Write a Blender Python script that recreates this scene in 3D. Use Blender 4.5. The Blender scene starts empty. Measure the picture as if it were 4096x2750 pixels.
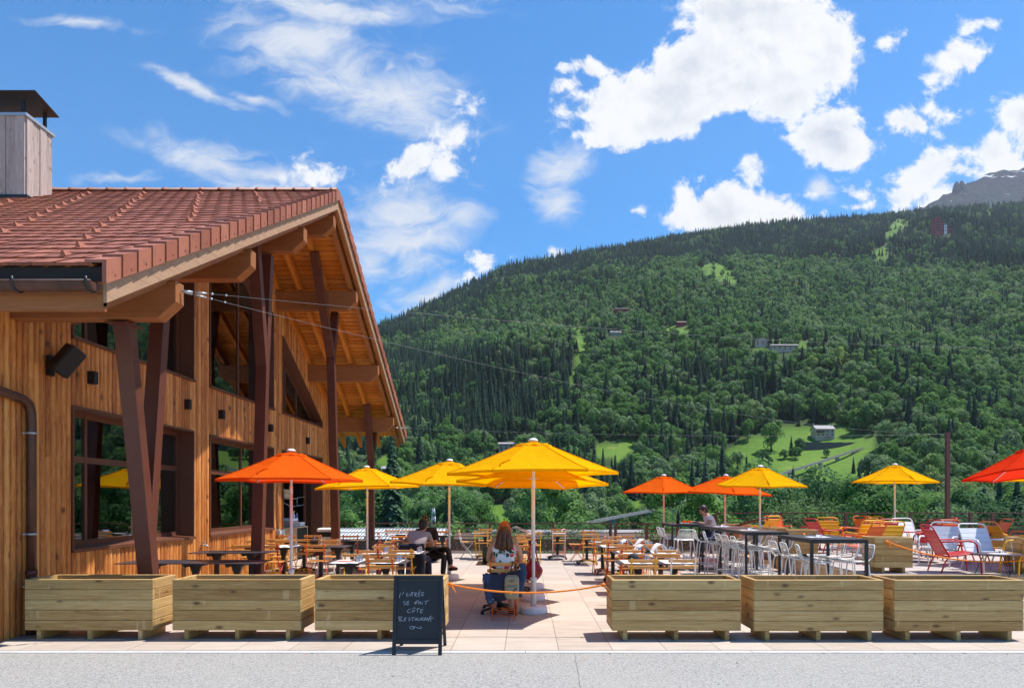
import bpy, bmesh, math, random
from mathutils import Vector, Matrix, noise, Euler
R=math.radians; PI=math.pi
random.seed(7)
SC=bpy.context.scene; COL=SC.collection
F=2730.7; CX=2103.0; CY=2000.0; H=1.66
def PX(px,Y): return (px-CX)/F*Y
def PZ(py,Y): return H+(CY-py)/F*Y
def U(a,b): return random.uniform(a,b)
# ------------------------------------------------------------------ objects
def tag(o,label=None,cat=None,group=None,kind=None):
    if label: o['label']=label
    if cat: o['category']=cat
    if group: o['group']=group
    if kind: o['kind']=kind
    return o
def thing(name,label,cat,loc=(0,0,0),rotz=0,group=None):
    o=bpy.data.objects.new(name,None); COL.objects.link(o)
    o.location=loc; o.rotation_euler=(0,0,rotz); o.empty_display_size=.1
    return tag(o,label,cat,group)
KIDS={}
def setpar(o,p):
    o.parent=p; KIDS.setdefault(p.name,[]).append(o)
def dup(root,loc,rotz,label,group=None):
    r=root.copy(); COL.objects.link(r); r.location=loc; r.rotation_euler=(0,0,rotz); r['label']=label
    if group: r['group']=group
    def rec(src,dst):
        for ch in KIDS.get(src.name,[]):
            c=ch.copy(); COL.objects.link(c); c.parent=dst; KIDS.setdefault(dst.name,[]).append(c); rec(ch,c)
    rec(root,r)
    return r
def V3(p): return Vector(p)
class MB:
    def __init__(s): s.v=[]; s.f=[]; s.uv=[]; s.r=[]; s.sm=[]; s.mi=[]; s.m=0
    def face(s,idx,uv=None,r=0.5,sm=False):
        s.f.append(idx); s.uv.append(uv or [(0,0)]*len(idx)); s.r.append(r); s.sm.append(sm); s.mi.append(s.m)
    def hexa(s,c,g=0,r=None):
        # c: 8 corners, bit order x + 2y + 4z ; grain axis g (in local box axes)
        r=random.random() if r is None else r
        b=len(s.v); c=[V3(p) for p in c]; s.v+= [tuple(p) for p in c]
        ex=((c[1]-c[0]).length,(c[2]-c[0]).length,(c[4]-c[0]).length)
        ou=r*17.3; ov=r*5.7
        for idx,ax in (((0,2,3,1),2),((4,5,7,6),2),((0,1,5,4),1),((2,6,7,3),1),((0,4,6,2),0),((1,3,7,5),0)):
            pl=[a for a in (0,1,2) if a!=ax]
            ua=g if g in pl else pl[0]; va=[a for a in pl if a!=ua][0]
            uv=[]
            for i in idx:
                bits=(i&1,(i>>1)&1,(i>>2)&1)
                uv.append((bits[ua]*ex[ua]+ou,bits[va]*ex[va]+ov+ax*.37))
            s.face([b+i for i in idx],uv,r)
        return s
    def box(s,x0,x1,y0,y1,z0,z1,g=None,r=None):
        if g is None:
            d=(abs(x1-x0),abs(y1-y0),abs(z1-z0)); g=d.index(max(d))
        x0,x1=min(x0,x1),max(x0,x1); y0,y1=min(y0,y1),max(y0,y1); z0,z1=min(z0,z1),max(z0,z1)
        return s.hexa([(x,y,z) for z in (z0,z1) for y in (y0,y1) for x in (x0,x1)],g,r)
    def bar(s,p,q,w,h,up=(0,0,1),r=None,w2=None,h2=None):
        p=V3(p);q=V3(q);d=(q-p).normalized(); upv=V3(up); sd=d.cross(upv)
        if sd.length<1e-4: sd=d.cross(V3((0,1,0)))
        sd.normalize(); un=sd.cross(d).normalized(); w2=w if w2 is None else w2; h2=h if h2 is None else h2
        c=[]
        for kz in (-.5,.5):
            for ky in (-.5,.5):
                for (pt,ww,hh) in ((p,w,h),(q,w2,h2)):
                    c.append(pt-sd*ky*ww+un*kz*hh)
        return s.hexa(c,0,r)
    def tube(s,pts,rad,n=8,closed=False,r=.5,caps=True):
        pts=[V3(p) for p in pts]; m=len(pts)
        rad=[rad]*m if not isinstance(rad,(list,tuple)) else rad
        b=len(s.v); prev=None
        for i,p in enumerate(pts):
            if closed: t=pts[(i+1)%m]-pts[(i-1)%m]
            else: t=pts[min(i+1,m-1)]-pts[max(i-1,0)]
            t=t.normalized() if t.length>1e-9 else V3((0,0,1))
            if prev is None:
                a=V3((0,0,1)) if abs(t.z)<.9 else V3((1,0,0)); nrm=(a-t*a.dot(t)).normalized()
            else:
                nrm=prev-t*prev.dot(t); nrm=nrm.normalized() if nrm.length>1e-6 else prev
            prev=nrm; bn=t.cross(nrm)
            for k in range(n):
                a=2*PI*k/n; s.v.append(tuple(p+(nrm*math.cos(a)+bn*math.sin(a))*rad[i]))
        for i in range(m if closed else m-1):
            j=(i+1)%m
            for k in range(n):
                l=(k+1)%n; s.face([b+i*n+k,b+i*n+l,b+j*n+l,b+j*n+k],[(i,k/n),(i,k/n),(i+1,k/n),(i+1,k/n)],r,True)
        if caps and not closed:
            s.face([b+k for k in range(n)][::-1],None,r); s.face([b+(m-1)*n+k for k in range(n)],None,r)
        return s
    def lathe(s,prof,n=20,c=(0,0,0),r=.5,sm=True):
        b=len(s.v); m=len(prof)
        for (rr,z) in prof:
            for k in range(n):
                a=2*PI*k/n; s.v.append((c[0]+rr*math.cos(a),c[1]+rr*math.sin(a),c[2]+z))
        for i in range(m-1):
            for k in range(n):
                l=(k+1)%n; s.face([b+i*n+k,b+i*n+l,b+(i+1)*n+l,b+(i+1)*n+k],None,r,sm)
        s.face([b+k for k in range(n)][::-1],None,r); s.face([b+(m-1)*n+k for k in range(n)],None,r)
        return s
    def prism(s,poly,ax,a0,a1,r=None,g=None):
        # poly: 2d points in the plane of the other two axes (order: xyz without ax)
        r=random.random() if r is None else r
        n=len(poly); b=len(s.v); oth=[a for a in (0,1,2) if a!=ax]
        for a in (a0,a1):
            for p in poly:
                q=[0,0,0]; q[ax]=a; q[oth[0]]=p[0]; q[oth[1]]=p[1]; s.v.append(tuple(q))
        o=r*9.1
        s.face([b+i for i in range(n)][::-1],[(poly[i][0]+o,poly[i][1]+o) for i in range(n)][::-1],r)
        s.face([b+n+i for i in range(n)],[(poly[i][0]+o,poly[i][1]+o) for i in range(n)],r)
        L=0
        for i in range(n):
            j=(i+1)%n; d=math.hypot(poly[j][0]-poly[i][0],poly[j][1]-poly[i][1])
            if abs(a1-a0)>d: uv=[(a0+o,L),(a0+o,L+d),(a1+o,L+d),(a1+o,L)]
            else: uv=[(L+o,a0),(L+d+o,a0),(L+d+o,a1),(L+o,a1)]
            s.face([b+i,b+j,b+n+j,b+n+i],uv,r); L+=d
        return s
    def quad(s,a,b_,c,d,uv=None,r=.5,sm=False):
        b=len(s.v); s.v+=[tuple(a),tuple(b_),tuple(c),tuple(d)]; s.face([b,b+1,b+2,b+3],uv or [(0,0),(1,0),(1,1),(0,1)],r,sm); return s
    def ell(s,c,rx,ry,rz,nu=12,nv=8,rot=None,fn=None,r=.5):
        b=len(s.v); c=V3(c)
        for j in range(nv+1):
            th=PI*j/nv
            for i in range(nu):
                ph=2*PI*i/nu; p=V3((math.sin(th)*math.cos(ph)*rx,math.sin(th)*math.sin(ph)*ry,math.cos(th)*rz))
                if fn: p=fn(p)
                if rot: p=rot@p
                s.v.append(tuple(c+p))
        for j in range(nv):
            for i in range(nu):
                k=(i+1)%nu; s.face([b+j*nu+i,b+(j+1)*nu+i,b+(j+1)*nu+k,b+j*nu+k],None,r,True)
        return s
    def mesh(s,name,mats,merge=False):
        me=bpy.data.meshes.new(name); me.from_pydata(s.v,[],s.f)
        uvl=me.uv_layers.new(name='UVMap'); flat=[]
        for u in s.uv:
            for a in u: flat+= [a[0],a[1]]
        uvl.data.foreach_set('uv',flat)
        at=me.attributes.new('rnd','FLOAT','FACE'); at.data.foreach_set('value',s.r)
        me.polygons.foreach_set('use_smooth',s.sm)
        if not isinstance(mats,(list,tuple)): mats=[mats]
        for m in mats: me.materials.append(m)
        me.polygons.foreach_set('material_index',s.mi)
        bm=bmesh.new(); bm.from_mesh(me)
        if merge: bmesh.ops.remove_doubles(bm,verts=bm.verts,dist=1e-5)
        bmesh.ops.recalc_face_normals(bm,faces=bm.faces); bm.to_mesh(me); bm.free()
        me.update(); return me
    def build(s,name,mats,parent=None,bevel=0,merge=False,loc=None):
        o=bpy.data.objects.new(name,s.mesh(name,mats,merge)); COL.objects.link(o)
        if parent is not None: setpar(o,parent)
        if loc is not None: o.location=loc
        if bevel:
            b=o.modifiers.new('b','BEVEL'); b.width=bevel; b.segments=1; b.limit_method='ANGLE'; b.angle_limit=R(40)
        return o
# ------------------------------------------------------------------ materials
class NT:
    def __init__(s,name):
        s.mat=bpy.data.materials.new(name); s.mat.use_nodes=True; s.t=s.mat.node_tree
        s.t.nodes.clear(); s.out=s.t.nodes.new('ShaderNodeOutputMaterial')
    def n(s,typ,ins=None,**props):
        nd=s.t.nodes.new('ShaderNode'+typ)
        for k,v in props.items(): setattr(nd,k,v)
        for k,v in (ins or {}).items():
            sk=nd.inputs[k]
            if isinstance(v,bpy.types.NodeSocket): s.t.links.new(v,sk)
            elif isinstance(v,bpy.types.Node): s.t.links.new(v.outputs[0],sk)
            else:
                if sk.type=='RGBA' and len(v)==3: v=(*v,1)
                sk.default_value=v
        return nd
    def m(s,op,a,b=0.0,c=None,clamp=False):
        ins={0:a,1:b}
        if c is not None: ins[2]=c
        nd=s.n('Math',ins,operation=op); nd.use_clamp=clamp; return nd.outputs[0]
    def vm(s,op,a,b=(0,0,0),scale=None):
        nd=s.n('VectorMath',{0:a,1:b},operation=op)
        if scale is not None: nd.inputs['Scale'].default_value=scale
        return nd.outputs[1] if op in('LENGTH','DOT_PRODUCT') else nd.outputs[0]
    def ramp(s,fac,stops,interp='LINEAR'):
        nd=s.n('ValToRGB',{0:fac}); cr=nd.color_ramp; cr.interpolation=interp
        while len(cr.elements)<len(stops): cr.elements.new(.5)
        for e,(p,c) in zip(cr.elements,stops):
            e.position=p; e.color=(*c,1) if len(c)==3 else c
        return nd.outputs[0]
    def mix(s,fac,a,b,mode='MIX'):
        nd=s.n('Mix',data_type='RGBA',blend_type=mode)
        for i,v in ((0,fac),(6,a),(7,b)):
            sk=nd.inputs[i]
            if isinstance(v,bpy.types.NodeSocket): s.t.links.new(v,sk)
            else: sk.default_value=(*v,1) if (i>0 and len(v)==3) else v
        return nd.outputs[2]
    def noise(s,vec,scale,detail=4,rough=.55,dist=0,col=False):
        nd=s.n('TexNoise',{'Scale':scale,'Detail':detail,'Roughness':rough,'Distortion':dist})
        if vec is not None: s.t.links.new(vec,nd.inputs['Vector'])
        return nd.outputs['Color'] if col else nd.outputs[0]
    def attr(s,name): return s.n('Attribute',attribute_name=name).outputs['Fac']
    def geo(s,o='Position'): return s.n('NewGeometry').outputs[o]
    def tc(s,o='Object'): return s.n('TexCoord').outputs[o]
    def bump(s,h,strength=.3,dist=.01):
        return s.n('Bump',{'Strength':strength,'Distance':dist,'Height':h}).outputs[0]
    def pbr(s,col,rough=.6,bump=None,metal=0,spec=.4,**kw):
        ins={'Base Color':col,'Roughness':rough,'Metallic':metal,'Specular IOR Level':spec}
        if bump is not None: ins['Normal']=bump
        ins.update(kw)
        p=s.n('BsdfPrincipled',ins); s.t.links.new(p.outputs[0],s.out.inputs[0]); return s.mat
    def surf(s,sh): s.t.links.new(sh.outputs[0],s.out.inputs[0]); return s.mat
def wood(name,cd,cm,cl,su=1.2,sv=16,knots=.55,rough=.6,var=.5,spec=.3,bs=.25,kd=None):
    t=NT(name); uv=t.n('UVMap').outputs[0]; rnd=t.attr('rnd')
    sep=t.n('SeparateXYZ',{0:uv}); z=t.m('MULTIPLY',rnd,43.0)
    vec=t.n('CombineXYZ',{0:t.m('MULTIPLY',sep.outputs[0],su),1:t.m('MULTIPLY',sep.outputs[1],sv),2:z}).outputs[0]
    g1=t.noise(vec,1.6,5,.6,1.2); g2=t.noise(vec,7,3,.6,.4)
    vk=t.n('CombineXYZ',{0:t.m('MULTIPLY',sep.outputs[0],3.4),1:t.m('MULTIPLY',sep.outputs[1],7.5),2:z}).outputs[0]
    vn=t.n('TexVoronoi',{'Vector':vk,'Scale':1.0,'Randomness':1.0}); vor=vn.outputs['Distance']
    kn=t.n('MapRange',{0:vor,1:.07,2:.22,3:1.0,4:0.0}).outputs[0]
    kn=t.m('MULTIPLY',kn,t.m('GREATER_THAN',t.n('SeparateColor',{0:vn.outputs['Color']}).outputs[0],.3))
    fac=t.m('ADD',t.m('MULTIPLY',g1,.62),t.m('MULTIPLY',g2,.38))
    fac=t.m('ADD',fac,t.m('MULTIPLY',t.m('SUBTRACT',rnd,.5),var*.5))
    col=t.ramp(fac,[(.28,cd),(.5,cm),(.72,cl)])
    kd=kd or tuple(c*.35 for c in cd)
    if name=='treated_pine':
        pv=t.n('CombineXYZ',{0:t.m('MULTIPLY',sep.outputs[0],9.0),1:t.m('MULTIPLY',sep.outputs[1],1.6),2:z}).outputs[0]
        pm=t.n('MapRange',{0:t.noise(pv,1.0,2,.5),1:.66,2:.70,3:0.0,4:.4}).outputs[0]
        col=t.mix(pm,col,(.66,.50,.27))
        gm=t.n('MapRange',{0:t.noise(t.tc('Object'),2.2,4,.6),1:.5,2:.75,3:0.0,4:.35}).outputs[0]
        col=t.mix(gm,col,(.26,.20,.10))
    col=t.mix(t.m('MULTIPLY',kn,knots),col,kd)
    return t.pbr(col,rough,t.bump(fac,bs,.004),spec=spec)
def paint(name,c,rough=.45,var=.12,spec=.4,scale=6,metal=0):
    t=NT(name); nz=t.noise(t.tc('Object'),scale,5,.65)
    col=t.ramp(nz,[(.3,tuple(x*(1-var) for x in c)),(.7,tuple(min(1,x*(1+var)) for x in c))])
    rg=t.n('MapRange',{0:nz,1:.3,2:.7,3:rough*.85,4:min(1,rough*1.15)}).outputs[0]
    return t.pbr(col,rg,spec=spec,metal=metal)
M={}
M['clad']=wood('larch_cladding',(.26,.074,.014),(.55,.19,.038),(.75,.35,.10),su=1.0,sv=15,knots=.85,rough=.5,var=.6,spec=.35,kd=(.06,.018,.007))
M['beam']=wood('glulam_beam',(.24,.08,.025),(.31,.113,.037),(.38,.15,.055),su=.7,sv=9,knots=.3,rough=.6,var=.3)
M['soffit']=wood('soffit_boards',(.44,.135,.018),(.62,.215,.03),(.76,.32,.065),su=.8,sv=12,knots=.7,rough=.5,var=.6)
M['barge']=wood('weathered_barge_board',(.3,.17,.1),(.4,.24,.145),(.48,.3,.19),su=.6,sv=8,knots=.35,rough=.7,var=.3)
M['pine']=wood('treated_pine',(.29,.15,.045),(.46,.285,.105),(.62,.43,.19),su=.8,sv=15,knots=.85,rough=.7,var=.55,kd=(.09,.045,.02))
M['chimney']=wood('grey_larch',(.25,.19,.165),(.42,.335,.295),(.58,.48,.43),su=.9,sv=11,knots=.7,rough=.7,var=.5,kd=(.1,.07,.06))
M['slat']=wood('varnished_slats',(.60,.25,.06),(.72,.33,.09),(.80,.42,.14),su=1.5,sv=20,knots=.1,rough=.4,var=.45)
M['deck']=wood('deck_boards',(.27,.22,.2),(.4,.34,.31),(.5,.44,.4),su=.7,sv=10,knots=.2,rough=.7,var=.4)
M['crate']=wood('pale_crate_wood',(.4,.25,.12),(.55,.37,.2),(.66,.47,.28),knots=.3)
M['steel']=paint('brown_painted_steel',(.112,.034,.021),.42,.12)
M['frame']=paint('brown_aluminium',(.13,.048,.028),.4,.08)
M['rail']=paint('rust_brown_rail',(.12,.045,.036),.45,.1)
M['copper']=paint('aged_copper',(.085,.034,.022),.38,.4,scale=5)
M['darkmetal']=paint('dark_metal',(.022,.022,.025),.4,.2)
M['wire']=paint('steel_wire',(.24,.25,.26),.5,.1)
M['zinc']=paint('zinc_flashing',(.42,.47,.5),.4,.1,metal=.5)
M['black']=paint('black_plastic',(.012,.012,.014),.5,.2)
M['tabletop']=paint('dark_laminate',(.045,.04,.05),.38,.15)
M['board']=paint('chalkboard_slate',(.022,.024,.03),.6,.25,scale=9)
M['boardframe']=paint('blackened_wood',(.012,.014,.022),.4,.2)
M['white']=paint('white_powder_coat',(.78,.77,.74),.4,.04)
M['whiteplastic']=paint('white_plastic',(.76,.74,.74),.45,.04)
M['paper']=paint('white_paper',(.82,.82,.84),.8,.03)
M['lilac']=paint('lilac_paper',(.55,.47,.75),.8,.05)
M['navy']=paint('navy_cloth',(.012,.016,.028),.85,.2)
M['orange']=paint('orange_frame',(.75,.13,.012),.4,.06)
M['yellow']=paint('yellow_frame',(.80,.42,.008),.4,.06)
M['red']=paint('red_frame',(.50,.018,.02),.4,.08)
M['lwhite']=paint('white_frame',(.76,.78,.80),.38,.04)
M['rope']=paint('orange_rope',(.85,.22,.012),.7,.2,scale=60)
M['chalk']=paint('chalk',(.75,.78,.85),.9,.2,scale=80)
M['plaster']=paint('pale_plaster',(.42,.36,.28),.85,.1)
M['curtain']=paint('grey_curtain',(.34,.33,.35),.9,.1)
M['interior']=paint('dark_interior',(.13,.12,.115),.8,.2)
M['cap']=paint('dark_sheet_metal',(.045,.028,.024),.45,.3)
M['apron']=paint('dark_brown_sheet',(.022,.016,.014),.75,.1)
M['pylon']=paint('galvanised_pylon',(.50,.53,.55),.6,.05)
M['concrete']=paint('grey_concrete',(.29,.285,.275),.85,.15,scale=.6)
M['slatewall']=paint('dark_stone_wall',(.10,.095,.09),.9,.5,scale=1.5)
M['slate']=paint('grey_roof',(.28,.26,.26),.7,.2,scale=1)
M['brownroof']=paint('brown_roof',(.09,.05,.035),.7,.3,scale=1.5)
M['redwall']=paint('red_wall',(.3,.045,.04),.8,.15,scale=.2)
M['olive']=paint('olive_bottle',(.055,.06,.015),.35,.1)
M['skin']=paint('skin',(.50,.25,.165),.5,.1,scale=12)
M['hairdark']=paint('dark_hair',(.018,.012,.01),.5,.4,scale=40)
M['denimdark']=paint('dark_denim',(.025,.032,.06),.85,.35,scale=30)
M['denim']=paint('blue_denim',(.035,.06,.12),.85,.4,scale=40)
M['greyshirt']=paint('grey_tshirt',(.34,.29,.30),.85,.1,scale=20)
M['pinkshirt']=paint('pale_pink_tshirt',(.84,.68,.72),.85,.06,scale=20)
M['darkshirt']=paint('dark_jumper',(.016,.014,.024),.85,.3,scale=20)
M['khaki']=paint('khaki_canvas',(.30,.26,.17),.85,.15,scale=25)
M['redleather']=paint('red_leather',(.24,.008,.014),.3,.25,scale=10)
M['shoe']=paint('dark_shoe',(.02,.016,.015),.5,.2)
M['orangecloth']=paint('orange_napkin',(.7,.14,.03),.8,.1)
M['bluecloth']=paint('blue_leaflet',(.2,.26,.42),.8,.2)
def hairstreak(name,a,b):
    t=NT(name); p=t.n('Mapping',{0:t.tc('Object'),3:(60,60,5)}).outputs[0]
    nz=t.noise(p,1,3,.6,.6); return t.pbr(t.ramp(nz,[(.35,a),(.68,b)]),.45,t.bump(nz,.5,.01))
M['hairbrown']=hairstreak('brown_hair',(.035,.012,.005),(.17,.068,.026))
M['hairred']=hairstreak('red_hair',(.33,.055,.015),(.62,.16,.05))
def floral():
    t=NT('floral_fabric'); p=t.tc('Object'); w=t.vm('ADD',p,t.vm('SCALE',t.noise(p,9,2,.5,col=True),scale=.10))
    v=t.n('TexVoronoi',{'Vector':w,'Scale':17.0}); ed=t.n('TexVoronoi',{'Vector':w,'Scale':17.0},feature='DISTANCE_TO_EDGE').outputs[0]
    c=t.n('SeparateColor',{0:v.outputs['Color']}).outputs[0]
    col=t.ramp(c,[(0,(.75,.73,.68)),(.34,(.03,.07,.025)),(.56,(.02,.018,.016)),(.68,(.62,.04,.06)),(.84,(.08,.13,.05)),(.92,(.75,.73,.68))],'CONSTANT')
    col=t.mix(t.n('MapRange',{0:ed,1:.04,2:.1,3:1.0,4:0.0}).outputs[0],col,(.76,.74,.7))
    return t.pbr(col,.8)
M['floral']=floral()
def stripes():
    t=NT('striped_sleeve'); x=t.n('SeparateXYZ',{0:t.tc('Object')}).outputs[0]
    s=t.m('GREATER_THAN',t.m('FRACT',t.m('MULTIPLY',x,38.0)),.62)
    return t.pbr(t.mix(s,(.015,.018,.035),(.55,.57,.6)),.85)
M['stripe']=stripes()
def fabric(name,c,c2):
    t=NT(name); p=t.tc('Object'); nz=t.noise(p,3.5,4,.6)
    wv=t.noise(t.n('Mapping',{0:p,3:(1,1,1)}).outputs[0],160,2,.5)
    col=t.ramp(nz,[(.3,tuple(x*.93 for x in c)),(.7,c)])
    b=t.bump(t.m('ADD',t.m('MULTIPLY',nz,2.0),t.m('MULTIPLY',wv,.15)),.8,.03)
    d=t.n('BsdfDiffuse',{'Color':col,'Normal':b}); tr=t.n('BsdfTranslucent',{'Color':c2})
    return t.surf(t.n('MixShader',{0:.5,1:d.outputs[0],2:tr.outputs[0]}))
M['fyellow']=fabric('yellow_canvas',(.90,.50,.008),(.95,.42,.0))
M['forange']=fabric('orange_canvas',(.86,.15,.012),(.85,.06,.01))
M['fred']=fabric('red_canvas',(.72,.045,.012),(.75,.03,.01))
def glass(name,ior,tint):
    t=NT(name); fr=t.n('Fresnel',{'IOR':ior}).outputs[0]; nz=t.bump(t.noise(t.tc('Object'),.9,1),.05,.05)
    g=t.n('BsdfGlossy',{'Color':(.9,.95,.95),'Roughness':.004,'Normal':nz}); tr=t.n('BsdfTransparent',{'Color':tint})
    return t.surf(t.n('MixShader',{0:fr,1:tr.outputs[0],2:g.outputs[0]}))
M['glass']=glass('window_glass',2.9,(.66,.70,.70))
def tumbler():
    t=NT('tumbler_glass'); fr=t.n('Fresnel',{'IOR':1.5}).outputs[0]
    g=t.n('BsdfGlossy',{'Color':(.95,.95,.98),'Roughness':.05}); tr=t.n('BsdfTransparent',{'Color':(.82,.8,.84)})
    d=t.n('BsdfDiffuse',{'Color':(.7,.66,.7)}); a=t.n('MixShader',{0:.25,1:tr.outputs[0],2:d.outputs[0]})
    return t.surf(t.n('MixShader',{0:t.m('ADD',fr,.08),1:a.outputs[0],2:g.outputs[0]}))
M['tumbler']=tumbler()
def tile():
    t=NT('terracotta_tiles'); p=t.tc('Object'); rnd=t.attr('rnd'); n1=t.noise(p,1.1,5,.6); n2=t.noise(p,22,4,.65)
    f=t.m('ADD',t.m('ADD',t.m('MULTIPLY',n1,.5),t.m('MULTIPLY',n2,.25)),t.m('MULTIPLY',rnd,.3))
    col=t.ramp(f,[(.25,(.145,.05,.031)),(.42,(.265,.086,.048)),(.6,(.345,.117,.068)),(.82,(.42,.165,.10))])
    dk=t.n('MapRange',{0:t.noise(p,5,4,.6),1:.6,2:.72,3:0.0,4:.65}).outputs[0]
    col=t.mix(t.m('MULTIPLY',dk,rnd),col,(.09,.045,.04))
    return t.pbr(col,.55,t.bump(n2,.2,.004),spec=.35)
M['tile']=tile()
def gravel():
    t=NT('pale_gravel_asphalt'); p=t.geo(); v=t.n('TexVoronoi',{'Vector':p,'Scale':90.0}); c=t.n('SeparateColor',{0:v.outputs['Color']}).outputs[0]
    v2=t.n('TexVoronoi',{'Vector':p,'Scale':210.0}); c2=t.n('SeparateColor',{0:v2.outputs['Color']}).outputs[0]
    big=t.noise(p,.9,5,.6)
    f=t.m('ADD',t.m('MULTIPLY',c,.55),t.m('MULTIPLY',c2,.45))
    col=t.ramp(f,[(.12,(.11,.106,.10)),(.3,(.23,.222,.21)),(.5,(.31,.30,.285)),(.85,(.40,.39,.372))])
    col=t.mix(t.n('MapRange',{0:big,1:.35,2:.7,3:.0,4:.3}).outputs[0],col,(.36,.335,.29))
    lf=t.n('MapRange',{0:t.noise(p,4.5,2,.5),1:.74,2:.78,3:0.0,4:.35}).outputs[0]
    col=t.mix(lf,col,(.27,.2,.13))
    h=t.m('SUBTRACT',1.0,v.outputs['Distance'])
    return t.pbr(col,.9,t.bump(h,.6,.01),spec=.2)
M['gravel']=gravel()
def paving():
    t=NT('stone_paving'); p=t.geo(); s=t.n('SeparateXYZ',{0:p}); T=.602
    def cell(o,off): return t.m('DIVIDE',t.m('ADD',o,off),T)
    u=cell(s.outputs[0],50*T+.2346); v=cell(s.outputs[1],-8.245+20*T)
    ix=t.m('FLOOR',u); iy=t.m('FLOOR',v); fx=t.m('FRACT',u); fy=t.m('FRACT',v)
    ex=t.m('MINIMUM',fx,t.m('SUBTRACT',1.0,fx)); ey=t.m('MINIMUM',fy,t.m('SUBTRACT',1.0,fy))
    gr=t.m('LESS_THAN',ex,.0065); gr2=t.m('LESS_THAN',ey,.0045)
    g=t.m('MAXIMUM',gr,t.m('MULTIPLY',gr2,.6))
    wn=t.n('TexWhiteNoise',{0:t.n('CombineXYZ',{0:ix,1:iy}).outputs[0]},noise_dimensions='3D').outputs[0]
    st=t.n('Mapping',{0:p,3:(1.2,5,1)}).outputs[0]
    n1=t.noise(st,1.7,6,.62,.4); n2=t.noise(p,45,3,.6)
    f=t.m('ADD',t.m('MULTIPLY',n1,.7),t.m('ADD',t.m('MULTIPLY',n2,.12),t.m('MULTIPLY',wn,.18)))
    col=t.ramp(f,[(.3,(.36,.292,.24)),(.5,(.43,.36,.303)),(.7,(.49,.42,.36))])
    stn=t.n('MapRange',{0:t.noise(p,2.3,5,.7),1:.56,2:.74,3:0.0,4:.28}).outputs[0]
    col=t.mix(stn,col,(.42,.34,.28))
    col=t.mix(g,col,(.16,.13,.11))
    return t.pbr(col,.65,t.bump(t.m('SUBTRACT',1.0,g),.3,.004),spec=.3)
M['paving']=paving()
M['kerb']=paint('pale_kerb',(.50,.48,.455),.8,.12,scale=3)
def grass():
    t=NT('hill_grass'); p=t.geo(); n1=t.noise(p,.012,6,.6); n2=t.noise(p,.25,5,.7); n3=t.noise(p,1.5,3,.6)
    f=t.m('ADD',t.m('MULTIPLY',n1,.5),t.m('ADD',t.m('MULTIPLY',n2,.3),t.m('MULTIPLY',n3,.2)))
    col=t.ramp(f,[(.32,(.042,.088,.012)),(.48,(.082,.16,.022)),(.56,(.10,.18,.027)),(.70,(.17,.225,.05))])
    yel=t.n('MapRange',{0:t.noise(p,.06,4,.6),1:.62,2:.72,3:0.0,4:.55}).outputs[0]
    col=t.mix(yel,col,(.26,.27,.06))
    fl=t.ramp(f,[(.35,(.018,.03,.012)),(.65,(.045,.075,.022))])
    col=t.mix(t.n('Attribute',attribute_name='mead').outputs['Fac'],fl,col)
    return t.pbr(col,.9,t.bump(n2,.6,.8),spec=.1)
M['grass']=grass()
def rock():
    t=NT('mountain_rock'); p=t.geo(); s=t.n('SeparateXYZ',{0:p}); n1=t.noise(p,.006,8,.65); n2=t.noise(p,.03,6,.7)
    col=t.ramp(n2,[(.3,(.006,.006,.009)),(.5,(.016,.014,.017)),(.7,(.034,.028,.03))])
    fo=t.m('ADD',t.m('MULTIPLY',t.m('SUBTRACT',2060.0,s.outputs[2]),.003),t.m('MULTIPLY',t.m('SUBTRACT',n1,.5),3.2))
    fo=t.n('MapRange',{0:fo,1:-.2,2:.4,3:0.0,4:1.0}).outputs[0]
    gcol=t.ramp(t.noise(p,.05,4,.7),[(.35,(.008,.017,.013)),(.65,(.017,.03,.018))])
    col=t.mix(fo,col,gcol)
    snv=t.n('Mapping',{0:p,2:(0,R(30),0),3:(.35,1,1.6)}).outputs[0]
    sn=t.n('MapRange',{0:t.noise(snv,.011,3,.5,.6),1:.665,2:.685,3:0.0,4:1.0}).outputs[0]
    sz=t.n('MapRange',{0:s.outputs[2],1:1850.0,2:1950.0,3:0.0,4:1.0}).outputs[0]
    col=t.mix(t.m('MULTIPLY',sn,sz),col,(.8,.82,.85))
    return t.pbr(col,.9,t.bump(n2,1.0,30),spec=.1)
M['rock']=rock()
def leaf(name,stops,tr=.25,rough=.7,patch=.5):
    t=NT(name); oi=t.n('ObjectInfo'); rnd=oi.outputs['Random']; p=t.tc('Object'); nz=t.noise(p,2.2,3,.6); rf=t.attr('rnd')
    pt=t.noise(t.vm('MULTIPLY',oi.outputs['Location'],(.009,.005,.009)),1.0,5,.65)
    f=t.m('ADD',t.m('MULTIPLY',rnd,.5),t.m('ADD',t.m('MULTIPLY',nz,.16),t.m('MULTIPLY',rf,.18)))
    f=t.m('ADD',f,t.m('MULTIPLY',t.m('SUBTRACT',pt,.46),patch*2.2))
    col=t.ramp(f,stops)
    d=t.n('BsdfPrincipled',{'Base Color':col,'Roughness':rough,'Specular IOR Level':.15}); tl=t.n('BsdfTranslucent',{'Color':col})
    return t.surf(t.n('MixShader',{0:tr,1:d.outputs[0],2:tl.outputs[0]}))
M['leaf']=leaf('broadleaf_foliage',[(.0,(.042,.10,.05)),(.2,(.068,.152,.054)),(.38,(.11,.225,.053)),(.54,(.16,.295,.064)),(.66,(.175,.25,.15)),(.86,(.28,.385,.068))],.38)
M['needle']=leaf('conifer_foliage',[(.1,(.036,.078,.052)),(.5,(.062,.118,.064)),(.9,(.10,.17,.075))],.25,patch=.2)
M['bark']=paint('bark',(.07,.05,.035),.9,.3,scale=4)
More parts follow.
